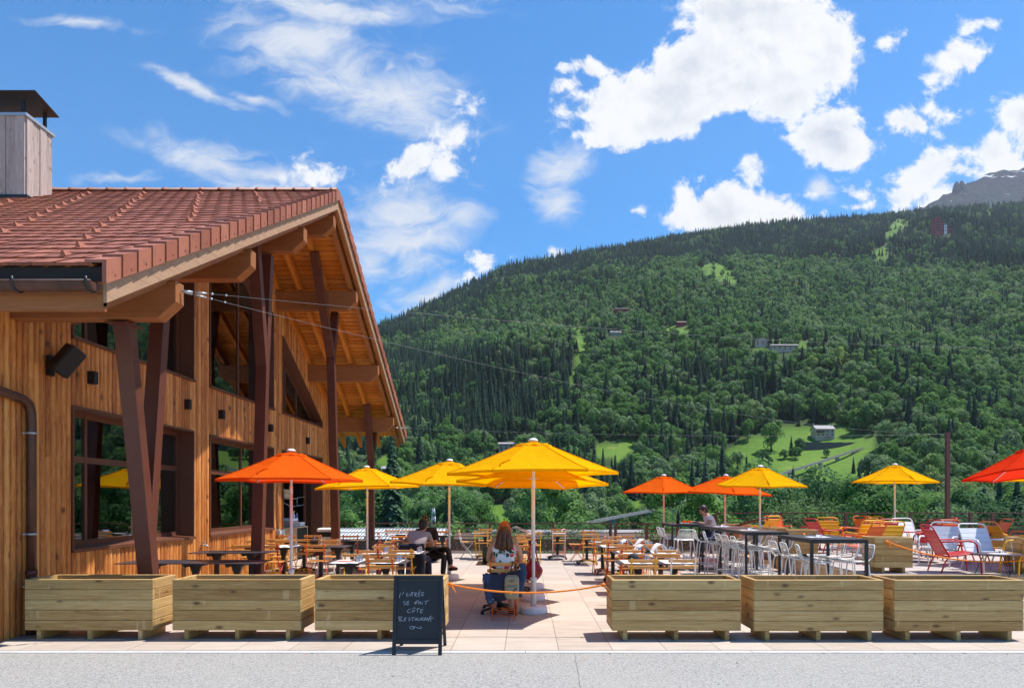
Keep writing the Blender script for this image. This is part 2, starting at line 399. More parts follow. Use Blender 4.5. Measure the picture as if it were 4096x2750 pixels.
M['shrubleaf']=leaf('pale_shrub_leaves',[(.1,(.09,.15,.045)),(.5,(.15,.22,.08)),(.9,(.26,.32,.16))],.3)
def mesh_panel():
    t=NT('perforated_panel'); p=t.geo(); n1=t.noise(p,7,4,.7); v=t.n('TexVoronoi',{'Vector':p,'Scale':30.0}).outputs['Distance']
    hole=t.m('MULTIPLY',t.m('LESS_THAN',v,.36),.75)
    d=t.n('BsdfPrincipled',{'Base Color':t.ramp(n1,[(.35,(.03,.018,.012)),(.65,(.1,.065,.045))]),'Roughness':.7}); tr=t.n('BsdfTransparent')
    return t.surf(t.n('MixShader',{0:hole,1:d.outputs[0],2:tr.outputs[0]}))
M['perf']=mesh_panel()
def corrugated():
    t=NT('corrugated_sheet'); p=t.geo(); s=t.n('SeparateXYZ',{0:p}).outputs[0]
    w=t.m('SINE',t.m('MULTIPLY',s,2*PI/.22)); n1=t.noise(p,.8,5,.65)
    col=t.ramp(n1,[(.3,(.5,.52,.5)),(.7,(.62,.64,.62))])
    return t.pbr(col,.5,t.bump(w,1.0,.05),spec=.4)
M['corr']=corrugated()
# ------------------------------------------------------------------ ground, terrace
KY=7.56  # kerb line
m=MB(); m.quad((-40,-30,-.01),(60,-30,-.01),(60,KY-.05,-.01),(-40,KY-.05,-.01)); tag(m.build('gravel_ground',M['gravel']),kind='structure')
m=MB(); 
for i in range(40): m.box(-40+i*2.5,-40+i*2.5+2.494,KY-.06,KY+.035,-.5,-.004)
tag(m.build('kerb',M['kerb']),kind='structure')
m=MB(); m.box(-40,60,KY+.036,21.62,-6,0); tag(m.build('terrace_floor',M['paving']),kind='structure')
# raised timber deck on the right
DX=6.25; DY=12.35; DZ=.33
m=MB(); y=DY
while y<21.5:
    m.box(DX,40,y,y+.136,DZ-.028,DZ,0); y+=.142
for x in [DX+.05+i*.9 for i in range(38)]: m.box(x,x+.06,DY+.05,21.5,.05,DZ-.03,1)
o=m.build('timber_deck',M['deck']); tag(o,kind='structure')
m=MB(); m.box(DX+.01,40,DY-.025,DY-.003,.0,DZ-.03,0); m.box(DX-.028,DX-.003,DY-.02,17.0,.0,DZ-.03,1)
for z in (.11,.22): m.box(DX-.034,DX-.029,DY,17.0,z,z+.008,1)
m.box(DX-.33,DX-.04,17.05,19.2,.0,.165,1); setst=m.build('deck_riser',M['crate'],o)
gg=bpy.data.objects['gravel_ground']; m=MB(); pc=None
for i in range(15):
    yy=7.5-i*.16; xx=.535+.03*i*.1-.10*i*.16/2+U(-.006,.006); p=(xx,yy,-.0085)
    if pc: m.bar(pc,p,.004,.002)
    pc=p
m.build('crack',M['slatewall'],gg)
m=MB(); m.box(-7.6,-7.55,11.9,12.72,.1,2.9); m.box(-7.2,-7.16,12.0,12.7,1.0,2.9); CURT=m
# leaves and grit along the kerb
for i in range(26):
    x=U(-4,7); y=KY-.07-abs(random.gauss(0,.04)) if i<16 else U(6.2,7.3); s=U(.008,.022); a=U(0,6.28)
    m=MB(); c=math.cos(a)*s; d=math.sin(a)*s; k=s*.45
    m.quad((-c,-d,0),(d*.45,-c*.45,k*.5),(c,d,.002),(-d*.45,c*.45,k*.3))
    o=m.build('fallen_leaf',M['orangecloth'] if i%7==3 else M['bark'],loc=(x,y,-.007))
    tag(o,'small dry fallen leaf lying on the pale gravel by the kerb','leaf','fallen leaves on the gravel')
# ------------------------------------------------------------------ the restaurant building
YR=15.08; ZR=8.48; SL=.538; XR=-4.15; XW=-6.25; XL=-17.0; YE=6.71; YF=2*YR-YE
def rz(y): return ZR-SL*abs(y-YR)
B=thing('restaurant_building','larch clad restaurant with red tiled gable roof and brown steel posts','building',(XW,YR,0))
BO=Vector((XW,YR,0))
def bb(mb,name,mat,par=None,bevel=0):
    par=par or B
    # vertices are authored in world coordinates; move into the building frame
    mb.v=[(x-BO.x,y-BO.y,z-BO.z) for x,y,z in mb.v]
    return mb.build(name,mat,par,bevel)
# cladding -------------------------------------------------------------
def clad_region(mb,y0,y1,zb,zt,w=.102):
    n=max(1,round((y1-y0)/w)); w=(y1-y0)/n
    prof=[(0.045,-.008),(.08,.018),(.25,.036),(.5,.042),(.75,.036),(.92,.018),(.955,-.008)]
    for i in range(n):
        a=y0+i*w; r=random.random(); dep=U(.9,1.1)
        zs=[]; 
        f0=zb(a) if callable(zb) else zb
        # optional butt joint within tall boards
        top=[(zt(a+p*w) if callable(zt) else zt) for p,_ in prof]; bot=[(zb(a+p*w) if callable(zb) else zb) for p,_ in prof]
        cuts=[0.0,1.0]
        if top[3]-bot[3]>2.2: cuts=[0.0,U(.25,.75),1.0]
        for c0,c1 in zip(cuts[:-1],cuts[1:]):
            b=len(mb.v); rr=(r+c0*.43)%1.0
            for k,(p,d) in enumerate(prof):
                for c in (c0,c1):
                    z=bot[k]+(top[k]-bot[k])*c
                    mb.v.append((XW+d*dep,a+p*w,z))
            for k in range(len(prof)-1):
                q=[b+2*k,b+2*k+2,b+2*k+3,b+2*k+1]
                uv=[(mb.v[j][2]+rr*17,(k+(1 if j>=b+2*k+2 else 0))*w/6+rr*5) for j in q]
                mb.face(q,uv,rr,True)
W1=(9.35,12.76); W2=(13.42,16.80); W3=(17.45,20.83); YC=22.0; YN=7.95
ZS=1.0; ZT=2.96; ZU=3.93
def ut(y): return rz(y)-1.33   # top edge of the upper windows
def wt(y): return rz(y)-.34
m=MB(); back=MB()
def reg(y0,y1,zb,zt):
    clad_region(m,y0,y1,zb,zt)
    f=lambda z,y: z(y) if callable(z) else z
    if y0<YR<y1 and callable(zt): pts=[(y0,f(zb,y0)),(YR,f(zb,YR)),(y1,f(zb,y1)),(y1,f(zt,y1)),(YR,f(zt,YR)),(y0,f(zt,y0))]
    else: pts=[(y0,f(zb,y0)),(y1,f(zb,y1)),(y1,f(zt,y1)),(y0,f(zt,y0))]
    back.prism(pts,0,XW-.30,XW+.004)
reg(YN,W1[0],0,wt); reg(W1[1],W2[0],0,wt); reg(W2[1],W3[0],0,wt); reg(W3[1],YC,0,wt)
for w,low in ((W1,ZS),(W2,ZS),(W3,None)):
    if low: reg(w[0],w[1],0,low)
    reg(w[0],w[1],ZT,ZU); reg(w[0],w[1],ut,wt)
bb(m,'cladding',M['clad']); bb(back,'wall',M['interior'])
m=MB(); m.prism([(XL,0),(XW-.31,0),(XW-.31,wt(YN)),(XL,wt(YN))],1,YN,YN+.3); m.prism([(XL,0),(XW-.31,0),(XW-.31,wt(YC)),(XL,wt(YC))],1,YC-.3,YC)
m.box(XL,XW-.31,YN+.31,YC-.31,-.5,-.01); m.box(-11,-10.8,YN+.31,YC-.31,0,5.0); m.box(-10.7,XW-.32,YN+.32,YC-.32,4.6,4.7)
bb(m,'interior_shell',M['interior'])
# windows ---------------------------------------------------------------
XG=XW-.26
def window(y0,y1,z0,z1,mull,trans,sloped=False,sill=True):
    fr=MB(); t=.022
    top=(lambda y:ut(y)) if sloped else (lambda y:z1)
    ys=[y0,y1] if not(sloped and y0<YR<y1) else [y0,YR,y1]
    # lining of the reveal, a little proud of the cladding
    if top(y0)-z0>.05: fr.prism([(y0-.012,z0),(y0+t,z0),(y0+t,top(y0)),(y0-.012,top(y0))],0,XG-.06,XW+.055)
    if top(y1)-z0>.05: fr.prism([(y1-t,z0),(y1+.012,z0),(y1+.012,top(y1)),(y1-t,top(y1))],0,XG-.06,XW+.055)
    for a,b in zip(ys[:-1],ys[1:]): fr.prism([(a+.02,top(a+.02)-t),(b-.02,top(b-.02)-t),(b-.02,top(b-.02)+.012),(a+.02,top(a+.02)+.012)],0,XG-.058,XW+.057)
    fo=bb(fr,'window',M['frame'])
    if sill:
        s=MB(); s.prism([(XG-.05,z0+.03),(XW+.075,z0-.005),(XW+.075,z0-.05),(XG-.05,z0-.03)],1,y0-.02,y1+.02); bb(s,'sill',M['frame'],fo)
    f2=MB(); k=.055
    for yy in [y0+t+k/2]+mull+[y1-t-k/2]:
        tt=min(top(yy-k/2),top(yy+k/2))-t
        if tt-z0>.1: f2.box(XG-.03,XG+.03,yy-k/2,yy+k/2,z0+.03,tt,2)
    for (zz,a,b) in trans: f2.box(XG-.027,XG+.027,a,b,zz-.045,zz+.045,1)
    f2.box(XG-.026,XG+.026,y0+t,y1-t,z0+.02,z0+.09,1)
    for a,b in zip(ys[:-1],ys[1:]): f2.prism([(a+.02,top(a+.02)-t-.075),(b-.02,top(b-.02)-t-.075),(b-.02,top(b-.02)-t),(a+.02,top(a+.02)-t)],0,XG-.024,XG+.024)
    bb(f2,'frame',M['frame'],fo)
    g=MB()
    pts=[(y0+t,z0+.06),(y1-t,z0+.06)]+([(y1-t,max(z0+.07,top(y1-t)-.05))]+([(YR,top(YR)-.05)] if len(ys)==3 else [])+[(y0+t,max(z0+.07,top(y0+t)-.05))])
    g.prism(pts,0,XG-.006,XG+.006); bb(g,'pane',M['glass'],fo)
    return fo
window(*W1,ZS,ZT,[10.06,11.96],[(2.26,W1[0]+.07,W1[1]-.07)])
window(*W2,ZS,ZT,[13.95,15.55],[(2.26,W2[0]+.07,W2[1]-.07)])
window(*W1,ZU,None,[10.06,11.3,12.0],[],True,True)
window(*W2,ZU,None,[13.95,15.4],[],True,True)
window(*W3,ZU,None,[18.4,19.3],[],True,True)
# doorway to the bar under the far gable window
d=MB(); t=.022
d.box(XG-.06,XW+.055,W3[0]-.012,W3[0]+t,0,ZT); d.box(XG-.06,XW+.055,W3[1]-t,W3[1]+.012,0,ZT); d.box(XG-.058,XW+.057,W3[0]+t,W3[1]-t,ZT-t,ZT+.012)
dd=bb(d,'doorway',M['frame'])
d=MB(); d.box(XG-.03,XG+.02,20.05,20.12,.02,ZT-.05); d.box(XG-.03,XG+.02,20.72,20.79,.02,ZT-.05); d.box(XG-.03,XG+.02,20.125,20.715,ZT-.14,ZT-.05); d.box(XG-.03,XG+.02,20.125,20.715,.02,.14)
bb(d,'door_frame',M['frame'],dd); d=MB(); d.box(XG-.01,XG,20.125,20.715,.145,ZT-.145); bb(d,'pane',M['glass'],dd)
# roof tiles ------------------------------------------------------------
L=math.hypot(YR-YE,SL*(YR-YE)); cs=(YR-YE)/L; sn=SL*cs; NRW=30
def rp(s,up,far=False):  # s along slope from eave, up = normal offset
    y=YE+s*cs-up*sn; z=rz(YE)+s*sn+up*cs
    return (2*YR-y if far else y), z
m=MB(); g=L/NRW
for far in (False,True):
    for i in range(NRW):
        tw=.232 if not far else 4.0
        x=XR-.12-(0 if i%2 else .116)
        n=int((x-XL)/tw)
        cols=([(x,XR-.10)] if True else [])+[(x-(k+1)*tw,x-k*tw) for k in range(n)]
        for (xa,xb) in cols:
            r=random.random(); j=U(-.003,.003)
            s0=i*g-.012; s1=(i+1)*g+.02; u0=.029+j; u1=.012+j
            yl,zl=rp(s0,u0,far); yu,zu=rp(s1,u1,far); yb,zb=rp(s0+.001,-.004,far)
            xa2=xa+.004; xr=xb-.03 if not far else xb
            b=len(m.v)
            yr,zr=rp(s0,u0+.004,far); yr2,zr2=rp(s1,u1+.004,far)
            m.v+=[(xa2,yl,zl),(xr,yl,zl),(xr,yu,zu),(xa2,yu,zu),(xa2,yb,zb),(xb,yb,zb),(xr,yr,zr),(xb,yr,zr),(xb,yr2,zr2),(xr,yr2,zr2)]
            m.face([b,b+1,b+2,b+3],None,r); m.face([b+4,b+5,b+7,b+6,b+1,b],None,r*.6)
            if not far: m.face([b+6,b+7,b+8,b+9],None,r); m.face([b+1,b+6,b+9,b+2],None,r)
bb(m,'roof_tiles',M['tile'])
m=MB()
x=XL; k=0
while x<XR-.02:
    x2=min(x+.41,XR-.02)
    pts=[]
    b=len(m.v)
    for xx,rr in ((x,.115),(x+.05,.125),(x+.06,.108),(x2+.02,.104)):
        for a in range(9):
            th=PI*a/8; m.v.append((xx,YR+math.cos(th)*rr*1.15,ZR-.005+math.sin(th)*rr*.75))
    r=random.random()
    for q in range(3):
        for a in range(8): m.face([b+q*9+a,b+q*9+a+1,b+(q+1)*9+a+1,b+(q+1)*9+a],None,r,True)
    m.face([b+27+a for a in range(9)],None,r); x=x2
bb(m,'ridge_cap',M['tile'])
m=MB()
for far in (False,True):
    for i in range(NRW):
        s0=i*g-.02; s1=(i+1)*g+.015; r=random.random()
        a=rp(s0,.055,far); b_=rp(s1,.028,far); c=(b_[0],b_[1]-.215); d=(a[0],a[1]-.235)
        b=len(m.v)
        xo0=XR+.055; xo1=XR+.035
        for (p,xo) in ((a,xo0),(b_,xo1),(c,xo1),(d,xo0)): m.v+=[(XR+.012,p[0],p[1]),(xo,p[0],p[1])]
        m.face([b+1,b+3,b+5,b+7],None,r); m.face([b,b+2,b+3,b+1],None,r); m.face([b,b+1,b+7,b+6],None,r*.5); m.face([b+4,b+6,b+7,b+5],None,r*.5)
        m.prism([a,b_,(b_[0],b_[1]-.03),(a[0],a[1]-.03)],0,XR-.16,XR+.0115,r)
        q=.5*(a[1]+c[1])-.02; yy=.5*(a[0]+b_[0])
        m.box(XR+.04,XR+.0505,yy-.008,yy+.008,q-.05,q-.034,r=0)
bb(m,'verge_tiles',M['tile'])
# snow stops: small tile wedges in staggered rows
def snow(i,x,first=None):
    y,z=rp(i*g+.11,.03)
    if first is None:
        w=MB(); n=V3((0,-sn,cs)); t=V3((0,cs,sn))
        a=V3((0,0,0)); 
        c=[]
        for (tt,nn,hw) in ((-.03,-.01,.032),(-.015,.055,.010),(.11,-.01,.032)):
            for sx in (-1,1): c.append(V3((sx*hw,0,0))+t*tt+n*nn)
        w.v=[tuple(p) for p in c]
        for f in ([0,1,3,2],[2,3,5,4],[0,2,4],[1,5,3],[0,4,5,1]): w.face(f,None,.8)
        return w.build('snow_stop',M['tile'],B,loc=(x-BO.x,y-BO.y,z))
    o=first.copy(); COL.objects.link(o); o.parent=B; o.location=(x-BO.x,y-BO.y,z); return o
first=None
for k,i in enumerate(range(1,29,2)):
    x=XR-.62-(k*.25)%1.16
    while x>-12.2:
        if not(-12<x<-9.75 and i>20):
            o=snow(i,x+U(-.03,.03),first); first=first or o
        x-=1.16
# rake boards, rafters, boarding, purlins ---------------------------------
def slope_prism(mb,x0,x1,top,bot,ya,yb_,r=None):
    mb.prism([(ya,rz(ya)-top),(yb_,rz(yb_)-top),(yb_,rz(yb_)-bot),(ya,rz(ya)-bot)],0,x0,x1,r)
for ya,yb_ in ((YE+.05,YR),(YR,YF-.05)):
    m=MB()
    cuts=[ya+(yb_-ya)*c for c in (0,.36,.7,1)]
    for a,b in zip(cuts[:-1],cuts[1:]): slope_prism(m,XR-.035,XR,.17,.385,a+.002,b-.002)
    bb(m,'barge_board',M['barge'])
    m=MB(); slope_prism(m,XR-.10,XR-.036,.30,.43,ya,yb_); bb(m,'lower_barge_board',M['beam'])
    for x in (XR-.22,XR-.86,XR-1.5,XR-2.05):
        m=MB(); slope_prism(m,x-.045,x+.045,.30,.52,ya+.25,yb_-(.06 if yb_==YR else 0)); bb(m,'rafter',M['soffit'] if x<XR-.3 else M['beam'])
m=MB()
for far in (False,True):
    s=.03
    while s<L-.05:
        y0,z0=rp(s,-.10,far); y1,z1=rp(s+.142,-.10,far)
        m.bar((XL,(y0+y1)/2,(z0+z1)/2),(XR-.04,(y0+y1)/2,(z0+z1)/2),.15,.03,up=(0,(sn if far else -sn),cs)); 
        yg,zg=rp(s+.071,-.12,far); s+=.15
        m.bar((XL,yg,zg),(XR-.04,yg,zg),.132,.026,up=(0,(sn if far else -sn),cs))
bb(m,'soffit_boarding',M['soffit'])
for k,dy in enumerate((-6.75,-4.5,-2.0,0,2.0,4.5,6.75)):
    y=YR+dy; zt=rz(y)-.53; zb=zt-.46; m=MB(); e=XR-.07
    m.prism([(XL,zb),(e-.22,zb),(e,zb+.2),(e,zt),(XL,zt)],1,y-.1,y+.1); bb(m,'purlin',M['beam'],bevel=.006)
# eave: metal apron, fascia, gutter, brackets ------------------------------
ze=rz(YE)
m=MB(); m.box(XL,XR-.03,YE+.02,YE+.04,ze-.155,ze-.012); bb(m,'eave_apron',M['apron'])
m=MB(); m.box(XL,XR-.036,YE+.06,YE+.115,ze-.43,ze-.16,0); bb(m,'fascia',M['beam'])
m=MB()
gx0,gx1=XL,XR-.03; gy=YE-.075; gz=ze-.20; rad=.078
b=len(m.v); N=10
for rr in (rad,rad-.006):
    for x in (gx0,gx1):
        for a in range(N+1):
            th=PI+PI*a/N; m.v.append((x,gy+math.cos(th)*rr,gz+math.sin(th)*rr))
for o_ in (0,2):
    for a in range(N): m.face([b+o_*(N+1)+a,b+o_*(N+1)+a+1,b+(o_+1)*(N+1)+a+1,b+(o_+1)*(N+1)+a],None,.5,True)
m.face([b+(N+1)+a for a in range(N+1)],None,.5)
m.tube([(gx0,gy-rad,gz),(gx1,gy-rad,gz)],.01,8)
gut=bb(m,'gutter',M['copper'])
for x in (-4.22,-4.93,-5.64,-6.35,-7.06):
    m=MB(); pts=[(x,gy+rad,gz+.03)]+[(x,gy+math.cos(PI*2-PI*a/10)*(rad+.008),gz+math.sin(PI*2-PI*a/10)*(rad+.008)) for a in range(11)]+[(x,gy-rad-.008,gz+.04)]
    m.tube(pts,.012,6); bb(m,'bracket',M['darkmetal'],gut)
m=MB(); m.tube([(XW+.11,6.9,3.2),(XW+.11,7.3,3.02),(XW+.11,7.9,2.955),(XW+.11,8.34,2.90),(XW+.11,8.43,2.86),(XW+.11,8.47,2.77),(XW+.11,8.48,2.6),(XW+.11,8.48,.75)],.055,14)
dp=bb(m,'downpipe',M['copper'])
m=MB(); m.tube([(XW+.11,8.48,.76),(XW+.11,8.48,.0)],.06,14); m.tube([(XW+.11,8.48,.74),(XW+.11,8.48,.80)],.066,14); bb(m,'pipe_shoe',M['steel'],dp)
for z in (2.5,1.25,.6):
    m=MB(); m.tube([(XW+.11,8.48,z-.012),(XW+.11,8.48,z+.012)],.063,14); m.tube([(XW+.0,8.42,z),(XW+.07,8.45,z)],.012,6); bb(m,'pipe_clip',M['zinc'],dp)
# forked steel posts ---------------------------------------------------------
XP=-4.95
def post(pts):
    m=MB()
    for (a,b,w) in pts: m.bar((XP,a[0],a[1]),(XP,b[0],b[1]),.2,.165,up=(0,1,.05) ,w2=w,h2=.15)
    return bb(m,'forked_post',M['steel'],bevel=.004)
post([((9.08,0),(8.42,3.86),.2),((8.90,1.3),(9.33,rz(9.33)-.5),.19)])
post([((12.56,0),(12.86,4.3),.2),((12.86,4.3),(13.10,6.36),.19),((12.84,4.2),(12.40,rz(12.40)-.5),.19)])
post([((17.86,0),(17.34,5.5),.2),((17.36,5.3),(15.98,rz(15.98)-.5),.19),((17.33,5.2),(17.72,rz(17.72)-.52),.19)])
post([((21.88,0),(21.83,3.1),.2),((21.83,3.0),(21.25,rz(21.25)-.5),.19),((21.84,2.9),(22.35,rz(22.35)-.5),.19)])
m=MB(); m.box(XP-.14,XP+.14,8.26,8.60,3.815,3.832); bb(m,'post_head_plate',M['steel'])
# chimney ------------------------------------------------------------------
cy0,cy1=13.5,14.23; cx1=-9.89; cx0=-11.6; ct=9.31
ch=MB()
def cb(mb,ax,fix,a0,a1,out):
    n=max(2,round((a1-a0)/.19)); w=(a1-a0)/n
    for i in range(n):
        a=a0+i*w; r=random.random(); dpt=.018 if i%2 else .03
        if ax==0: mb.box(a+.004,a+w-.004,fix,fix+out*dpt,rz(cy0)-.1 if out<0 else 7.5,ct-.06,2,r)
        else: mb.box(fix,fix+out*dpt,a+.004,a+w-.004,rz(a)+.02,ct-.06,2,r)
ch.box(cx0,cx1,cy0,cy1,7.2,ct-.05)
cb(ch,0,cy0,cx0,cx1,-1); cb(ch,1,cx1,cy0,cy1,1)
co=bb(ch,'chimney',M['chimney'])
m=MB(); m.box(cx0-.05,cx1+.05,cy0-.05,cy1+.05,ct-.06,ct); bb(m,'coping',M['zinc'],co)
m=MB(); m.box(cx0-.06,cx1+.07,cy0-.06,cy1+.06,rz(cy0)-.3,rz(cy0)+.06); bb(m,'flashing',M['darkmetal'],co)
for x,y in ((cx1-.12,cy0+.1),(cx1-.05,cy1-.12),(cx1-.75,cy0+.1)):
    m=MB(); m.box(x-.03,x+.03,y-.02,y+.02,ct,ct+.33); bb(m,'cap_leg',M['black'],co)
m=MB(); m.hexa([(x,y,z+t_) for t_ in (0,.016) for (y,z) in ((cy0-.0,9.76),(cy1-.03,9.62)) for x in (cx0,cx1+.19)]); bb(m,'chimney_cap',M['cap'],co)
bb(CURT,'curtain',M['curtain'])
# things fixed to the wall ------------------------------------------------
for i,(y,z,lb) in enumerate(((9.72,3.41,'on the cladding beside the loudspeaker'),(12.45,3.42,'on the cladding right of the first forked post'),(13.85,3.41,'on the pale boards left of the second forked post'),(16.5,3.42,'on the cladding just right of the second forked post'),(19.3,3.36,'on the cladding above the bar doorway'))):
    m=MB(); m.box(0.0,.11,-.045,.045,-.09,.09); o=m.build('wall_lamp',M['black'],loc=(XW+.03,y,z),bevel=.006)
    tag(o,'small black box wall lamp '+lb,'wall lamp','wall lamps along the cladding')
def speaker(loc,label,s=1.0,yaw=0):
    t=thing('loudspeaker',label,'speaker',loc)
    m=MB(); m.box(0,.05,-.05,.05,-.16,.1); m.tube([(.05,0,-.05),(.16,.02,-.06)],.03,8); m.build('wall_bracket',M['black'],t)
    m=MB(); rot=Matrix.Rotation(yaw,3,'Z')@Matrix.Rotation(R(-28),3,'X')@Matrix.Rotation(R(20),3,'Y')
    c=V3((.30*s,.02,.03)); pts=[]
    for z in (-.25,.25):
        for y in (-.16,.14):
            for x in (-.13,.13): pts.append(c+rot@V3((x*(1 if y<0 else .7)*s,y*s,z*s)))
    m.hexa(pts); m.build('cabinet',M['black'],t,bevel=.02)
    return t
speaker((XW+.03,8.9,3.45),'large black tilted loudspeaker on a wall bracket above the downpipe side',.8,R(-20))
speaker((XW+.03,21.6,3.3),'small distant loudspeaker at the far corner of the cladding',.6,R(0))
m=MB(); t=thing('garden_tap','small chrome garden tap on the cladding beside the first window','tap',(XW+.04,13.05,.82))
m.tube([(0,0,0),(.1,0,0),(.13,0,-.02),(.135,0,-.07)],.014,8); m.tube([(.06,-.04,.0),(.06,.05,0)],.012,8); m.build('spout',M['zinc'],t)
m=MB(); m.tube([(.06,0,.02),(.06,0,.05)],.012,8); m.box(.04,.08,-.03,.03,.05,.062); m.build('handle',M['zinc'],t)
t=thing('socket_box','grey box of four outdoor sockets on the cladding by the bar doorway','socket box',(XW+.04,17.12,.88))
m=MB(); m.box(0,.09,-.17,.17,-.07,.07); m.build('housing',M['zinc'],t,bevel=.006)
for k in range(4):
    m=MB(); m.box(.09,.115,-.15+k*.08,-.09+k*.08,-.05,.05); m.build('socket_cover',M['lwhite'],t)
# ------------------------------------------------------------------ bar inside the doorway
def crate(name,label,loc,dx,dy,h,mat='crate',boards=2,cat='crate'):
    t=thing(name,label,cat,loc); m=MB(); 
    for k in range(boards):
        z0=k*h/boards+.004; z1=(k+1)*h/boards-.006
        m.box(-dx/2,dx/2,-dy/2,-dy/2+.012,z0,z1); m.box(-dx/2,dx/2,dy/2-.012,dy/2,z0,z1)
        m.box(-dx/2,-dx/2+.012,-dy/2+.013,dy/2-.013,z0,z1); m.box(dx/2-.012,dx/2,-dy/2+.013,dy/2-.013,z0,z1)
    m.build('side',M[mat],t); m=MB(); m.box(-dx/2+.013,dx/2-.013,-dy/2+.013,dy/2-.013,0,.012); m.build('bottom',M[mat],t); return t
t=thing('bar_cabinet','low wooden cabinet with dark drawer fronts inside the doorway','cabinet',(-6.75,19.4,0))
m=MB(); m.box(-.45,.36,-1.4,.62,.9,.93); m.box(-.45,.36,-1.4,-1.37,0,.9); m.box(-.45,.36,.6,.62,0,.9); m.box(-.45,.36,-.36,-.33,0,.9); m.build('carcass',M['crate'],t)
m=MB(); m.box(.30,.345,-.32,.59,.5,.88); m.box(.30,.345,-.32,.59,.06,.48); m.build('drawer_front',M['black'],t)
m=MB(); m.box(.30,.335,-1.36,-.37,.04,.89); m.build('door',M['crate'],t)
t=thing('bar_shelf','tall dark shelf unit with pale shelf boards behind the bar','shelf',(-6.85,19.1,0.935))
m=MB()
for y in (-.95,-.25,.75): m.box(-.3,-.27,y-.015,y+.015,0,1.9)
m.build('shelf_frame',M['black'],t)
for z,a,b in ((.78,-.25,.8),(1.33,-.25,.8),(1.6,.0,.75),(1.02,-1.3,-.2),(1.42,-1.3,-.24),(1.6,-1.3,-.24),(1.75,-1.3,-.24),(1.9,-1.3,-.24)):
    m=MB(); m.box(-.26,.2,a,b,z,z+.022); m.build('shelf_board',M['crate'],t)
crate('wine_crate','pale wooden wine crate on the middle bar shelf',(-6.83,19.2,1.74),.26,.5,.25)
crate('fruit_crate','grey slatted fruit crate on the cabinet top',(-6.68,19.15,.932),.4,.75,.15,'chimney',2)
crate('small_box','small white box at the end of the cabinet top',(-6.6,19.75,.932),.28,.4,.12,'white',1,'box')
crate('menu_box','upright pale box standing on the cabinet behind the crate',(-6.95,19.0,1.1),.1,.3,.32,'crate',1,'box')
crate('paper_tray','shallow white tray lying across the fruit crate',(-6.66,19.25,1.085),.3,.5,.09,'paper',1,'tray')
def bottle(loc,h,r,mat,mat2,label,cat='bottle'):
    t=thing('bottle',label,cat,loc); m=MB(); m.lathe([(r,0),(r,h*.62),(r*.4,h*.78),(r*.38,h*.86)],12); m.build('body',M[mat],t)
    m=MB(); m.lathe([(r*.45,h*.86),(r*.45,h)],10); m.build('cap',M[mat2],t); return t
def can(loc,label):
    t=thing('canister',label,'canister',loc); m=MB(); m.lathe([(.075,0),(.075,.22)],14); m.build('body',M['black'],t)
    m=MB(); m.lathe([(.062,.22),(.062,.32)],14); m.build('lid',M['lwhite'],t)
can((-6.8,19.3,2.56),'left of two dark canisters with pale lids on the top shelf'); can((-6.8,19.58,2.56),'right of two dark canisters with pale lids on the top shelf')
t=bottle((-6.62,19.45,1.085),.28,.045,'lwhite','yellow','white spray bottle with yellow trigger on the tray'); 
m=MB(); m.box(-.02,.03,-.13,.03,.25,.29); m.box(-.01,.01,-.1,-.07,.17,.25); m.build('trigger',M['yellow'],t)
bottle((-6.6,19.68,1.055),.25,.035,'bluecloth','lwhite','slim blue bottle beside the spray bottle')
for k in range(4):
    m=MB(); w=.2; m.box(-.17,.17,-.2,.2,0,.13); o=m.build('stacked_basket',M['black'],loc=(-6.85,18.95,2.292+k*.14),bevel=.03)
    tag(o,('lowest','second lowest','second highest','topmost')[k]+' black basket of the stack on the bar shelf','basket','stacked black baskets')
t=thing('dish_rack','thin steel wire rail jutting from the bar shelf','rail',(-6.6,19.3,1.55))
m=MB(); m.tube([(-.2,-.35,.1),(0,-.1,-.05),(.05,.25,-.03),(.05,.25,.2),(.1,.75,.23)],.008,6); m.tube([(.05,.25,-.03),(.1,.7,0)],.008,6); m.build('wire',M['zinc'],t)
# ------------------------------------------------------------------ planters
def planter(label,loc,w,d,h,nb,rotz=0,group='wooden planters along the kerb',feet=3,fh=.115,proto=None):
    t=thing('planter',label,'planter',loc,rotz,group); bh=h/nb; tk=.045
    m=MB()
    for k in range(nb):
        z0=fh+k*bh+.0015; z1=fh+(k+1)*bh-.0015; off=.0
        m.box(-w/2,w/2,0,tk,z0,z1,0); m.box(-w/2,w/2,d-tk,d,z0,z1,0)
        m.box(-w/2,-w/2+tk,tk+.001,d-tk-.001,z0,z1,1); m.box(w/2-tk,w/2,tk+.001,d-tk-.001,z0,z1,1)
    m.build('boards',M['pine'],t,bevel=.006)
    m=MB()
    for x in (-w/2+tk+.03,w/2-tk-.03):
        for y in (tk+.03,d-tk-.03): m.box(x-.028,x+.028,y-.028,y+.028,fh+.03,fh+h-.06,2)
    m.box(-w/2+tk+.005,w/2-tk-.005,tk+.005,d-tk-.005,fh+.0,fh+.028,0); m.build('corner_post',M['pine'],t)
    for k in range(feet):
        m=MB(); x=-w/2+.16+(w-.32)*k/(feet-1); m.box(x-.026,x+.026,.012,d-.012,.001,fh-.001,1); m.build('foot',M['pine'],t,bevel=.004)
    return t
PL=[(98,'standing against the building wall at the downpipe',8.16),(689,'between the wall planter and the chalkboard planter',8.15),(1259,'partly covered by the black chalkboard',8.15),
    (2448,'just right of the paved entrance gap',8.12),(3017,'between the entrance gap planter and the end planter',8.10),(3579,'at the far right end of the kerb row',8.10)]
for px,lb,Y in PL:
    w=1.535; x=PX(px,Y)+w/2; planter('long empty pine board planter '+lb,(x,Y,0),w,.56,.61,5)
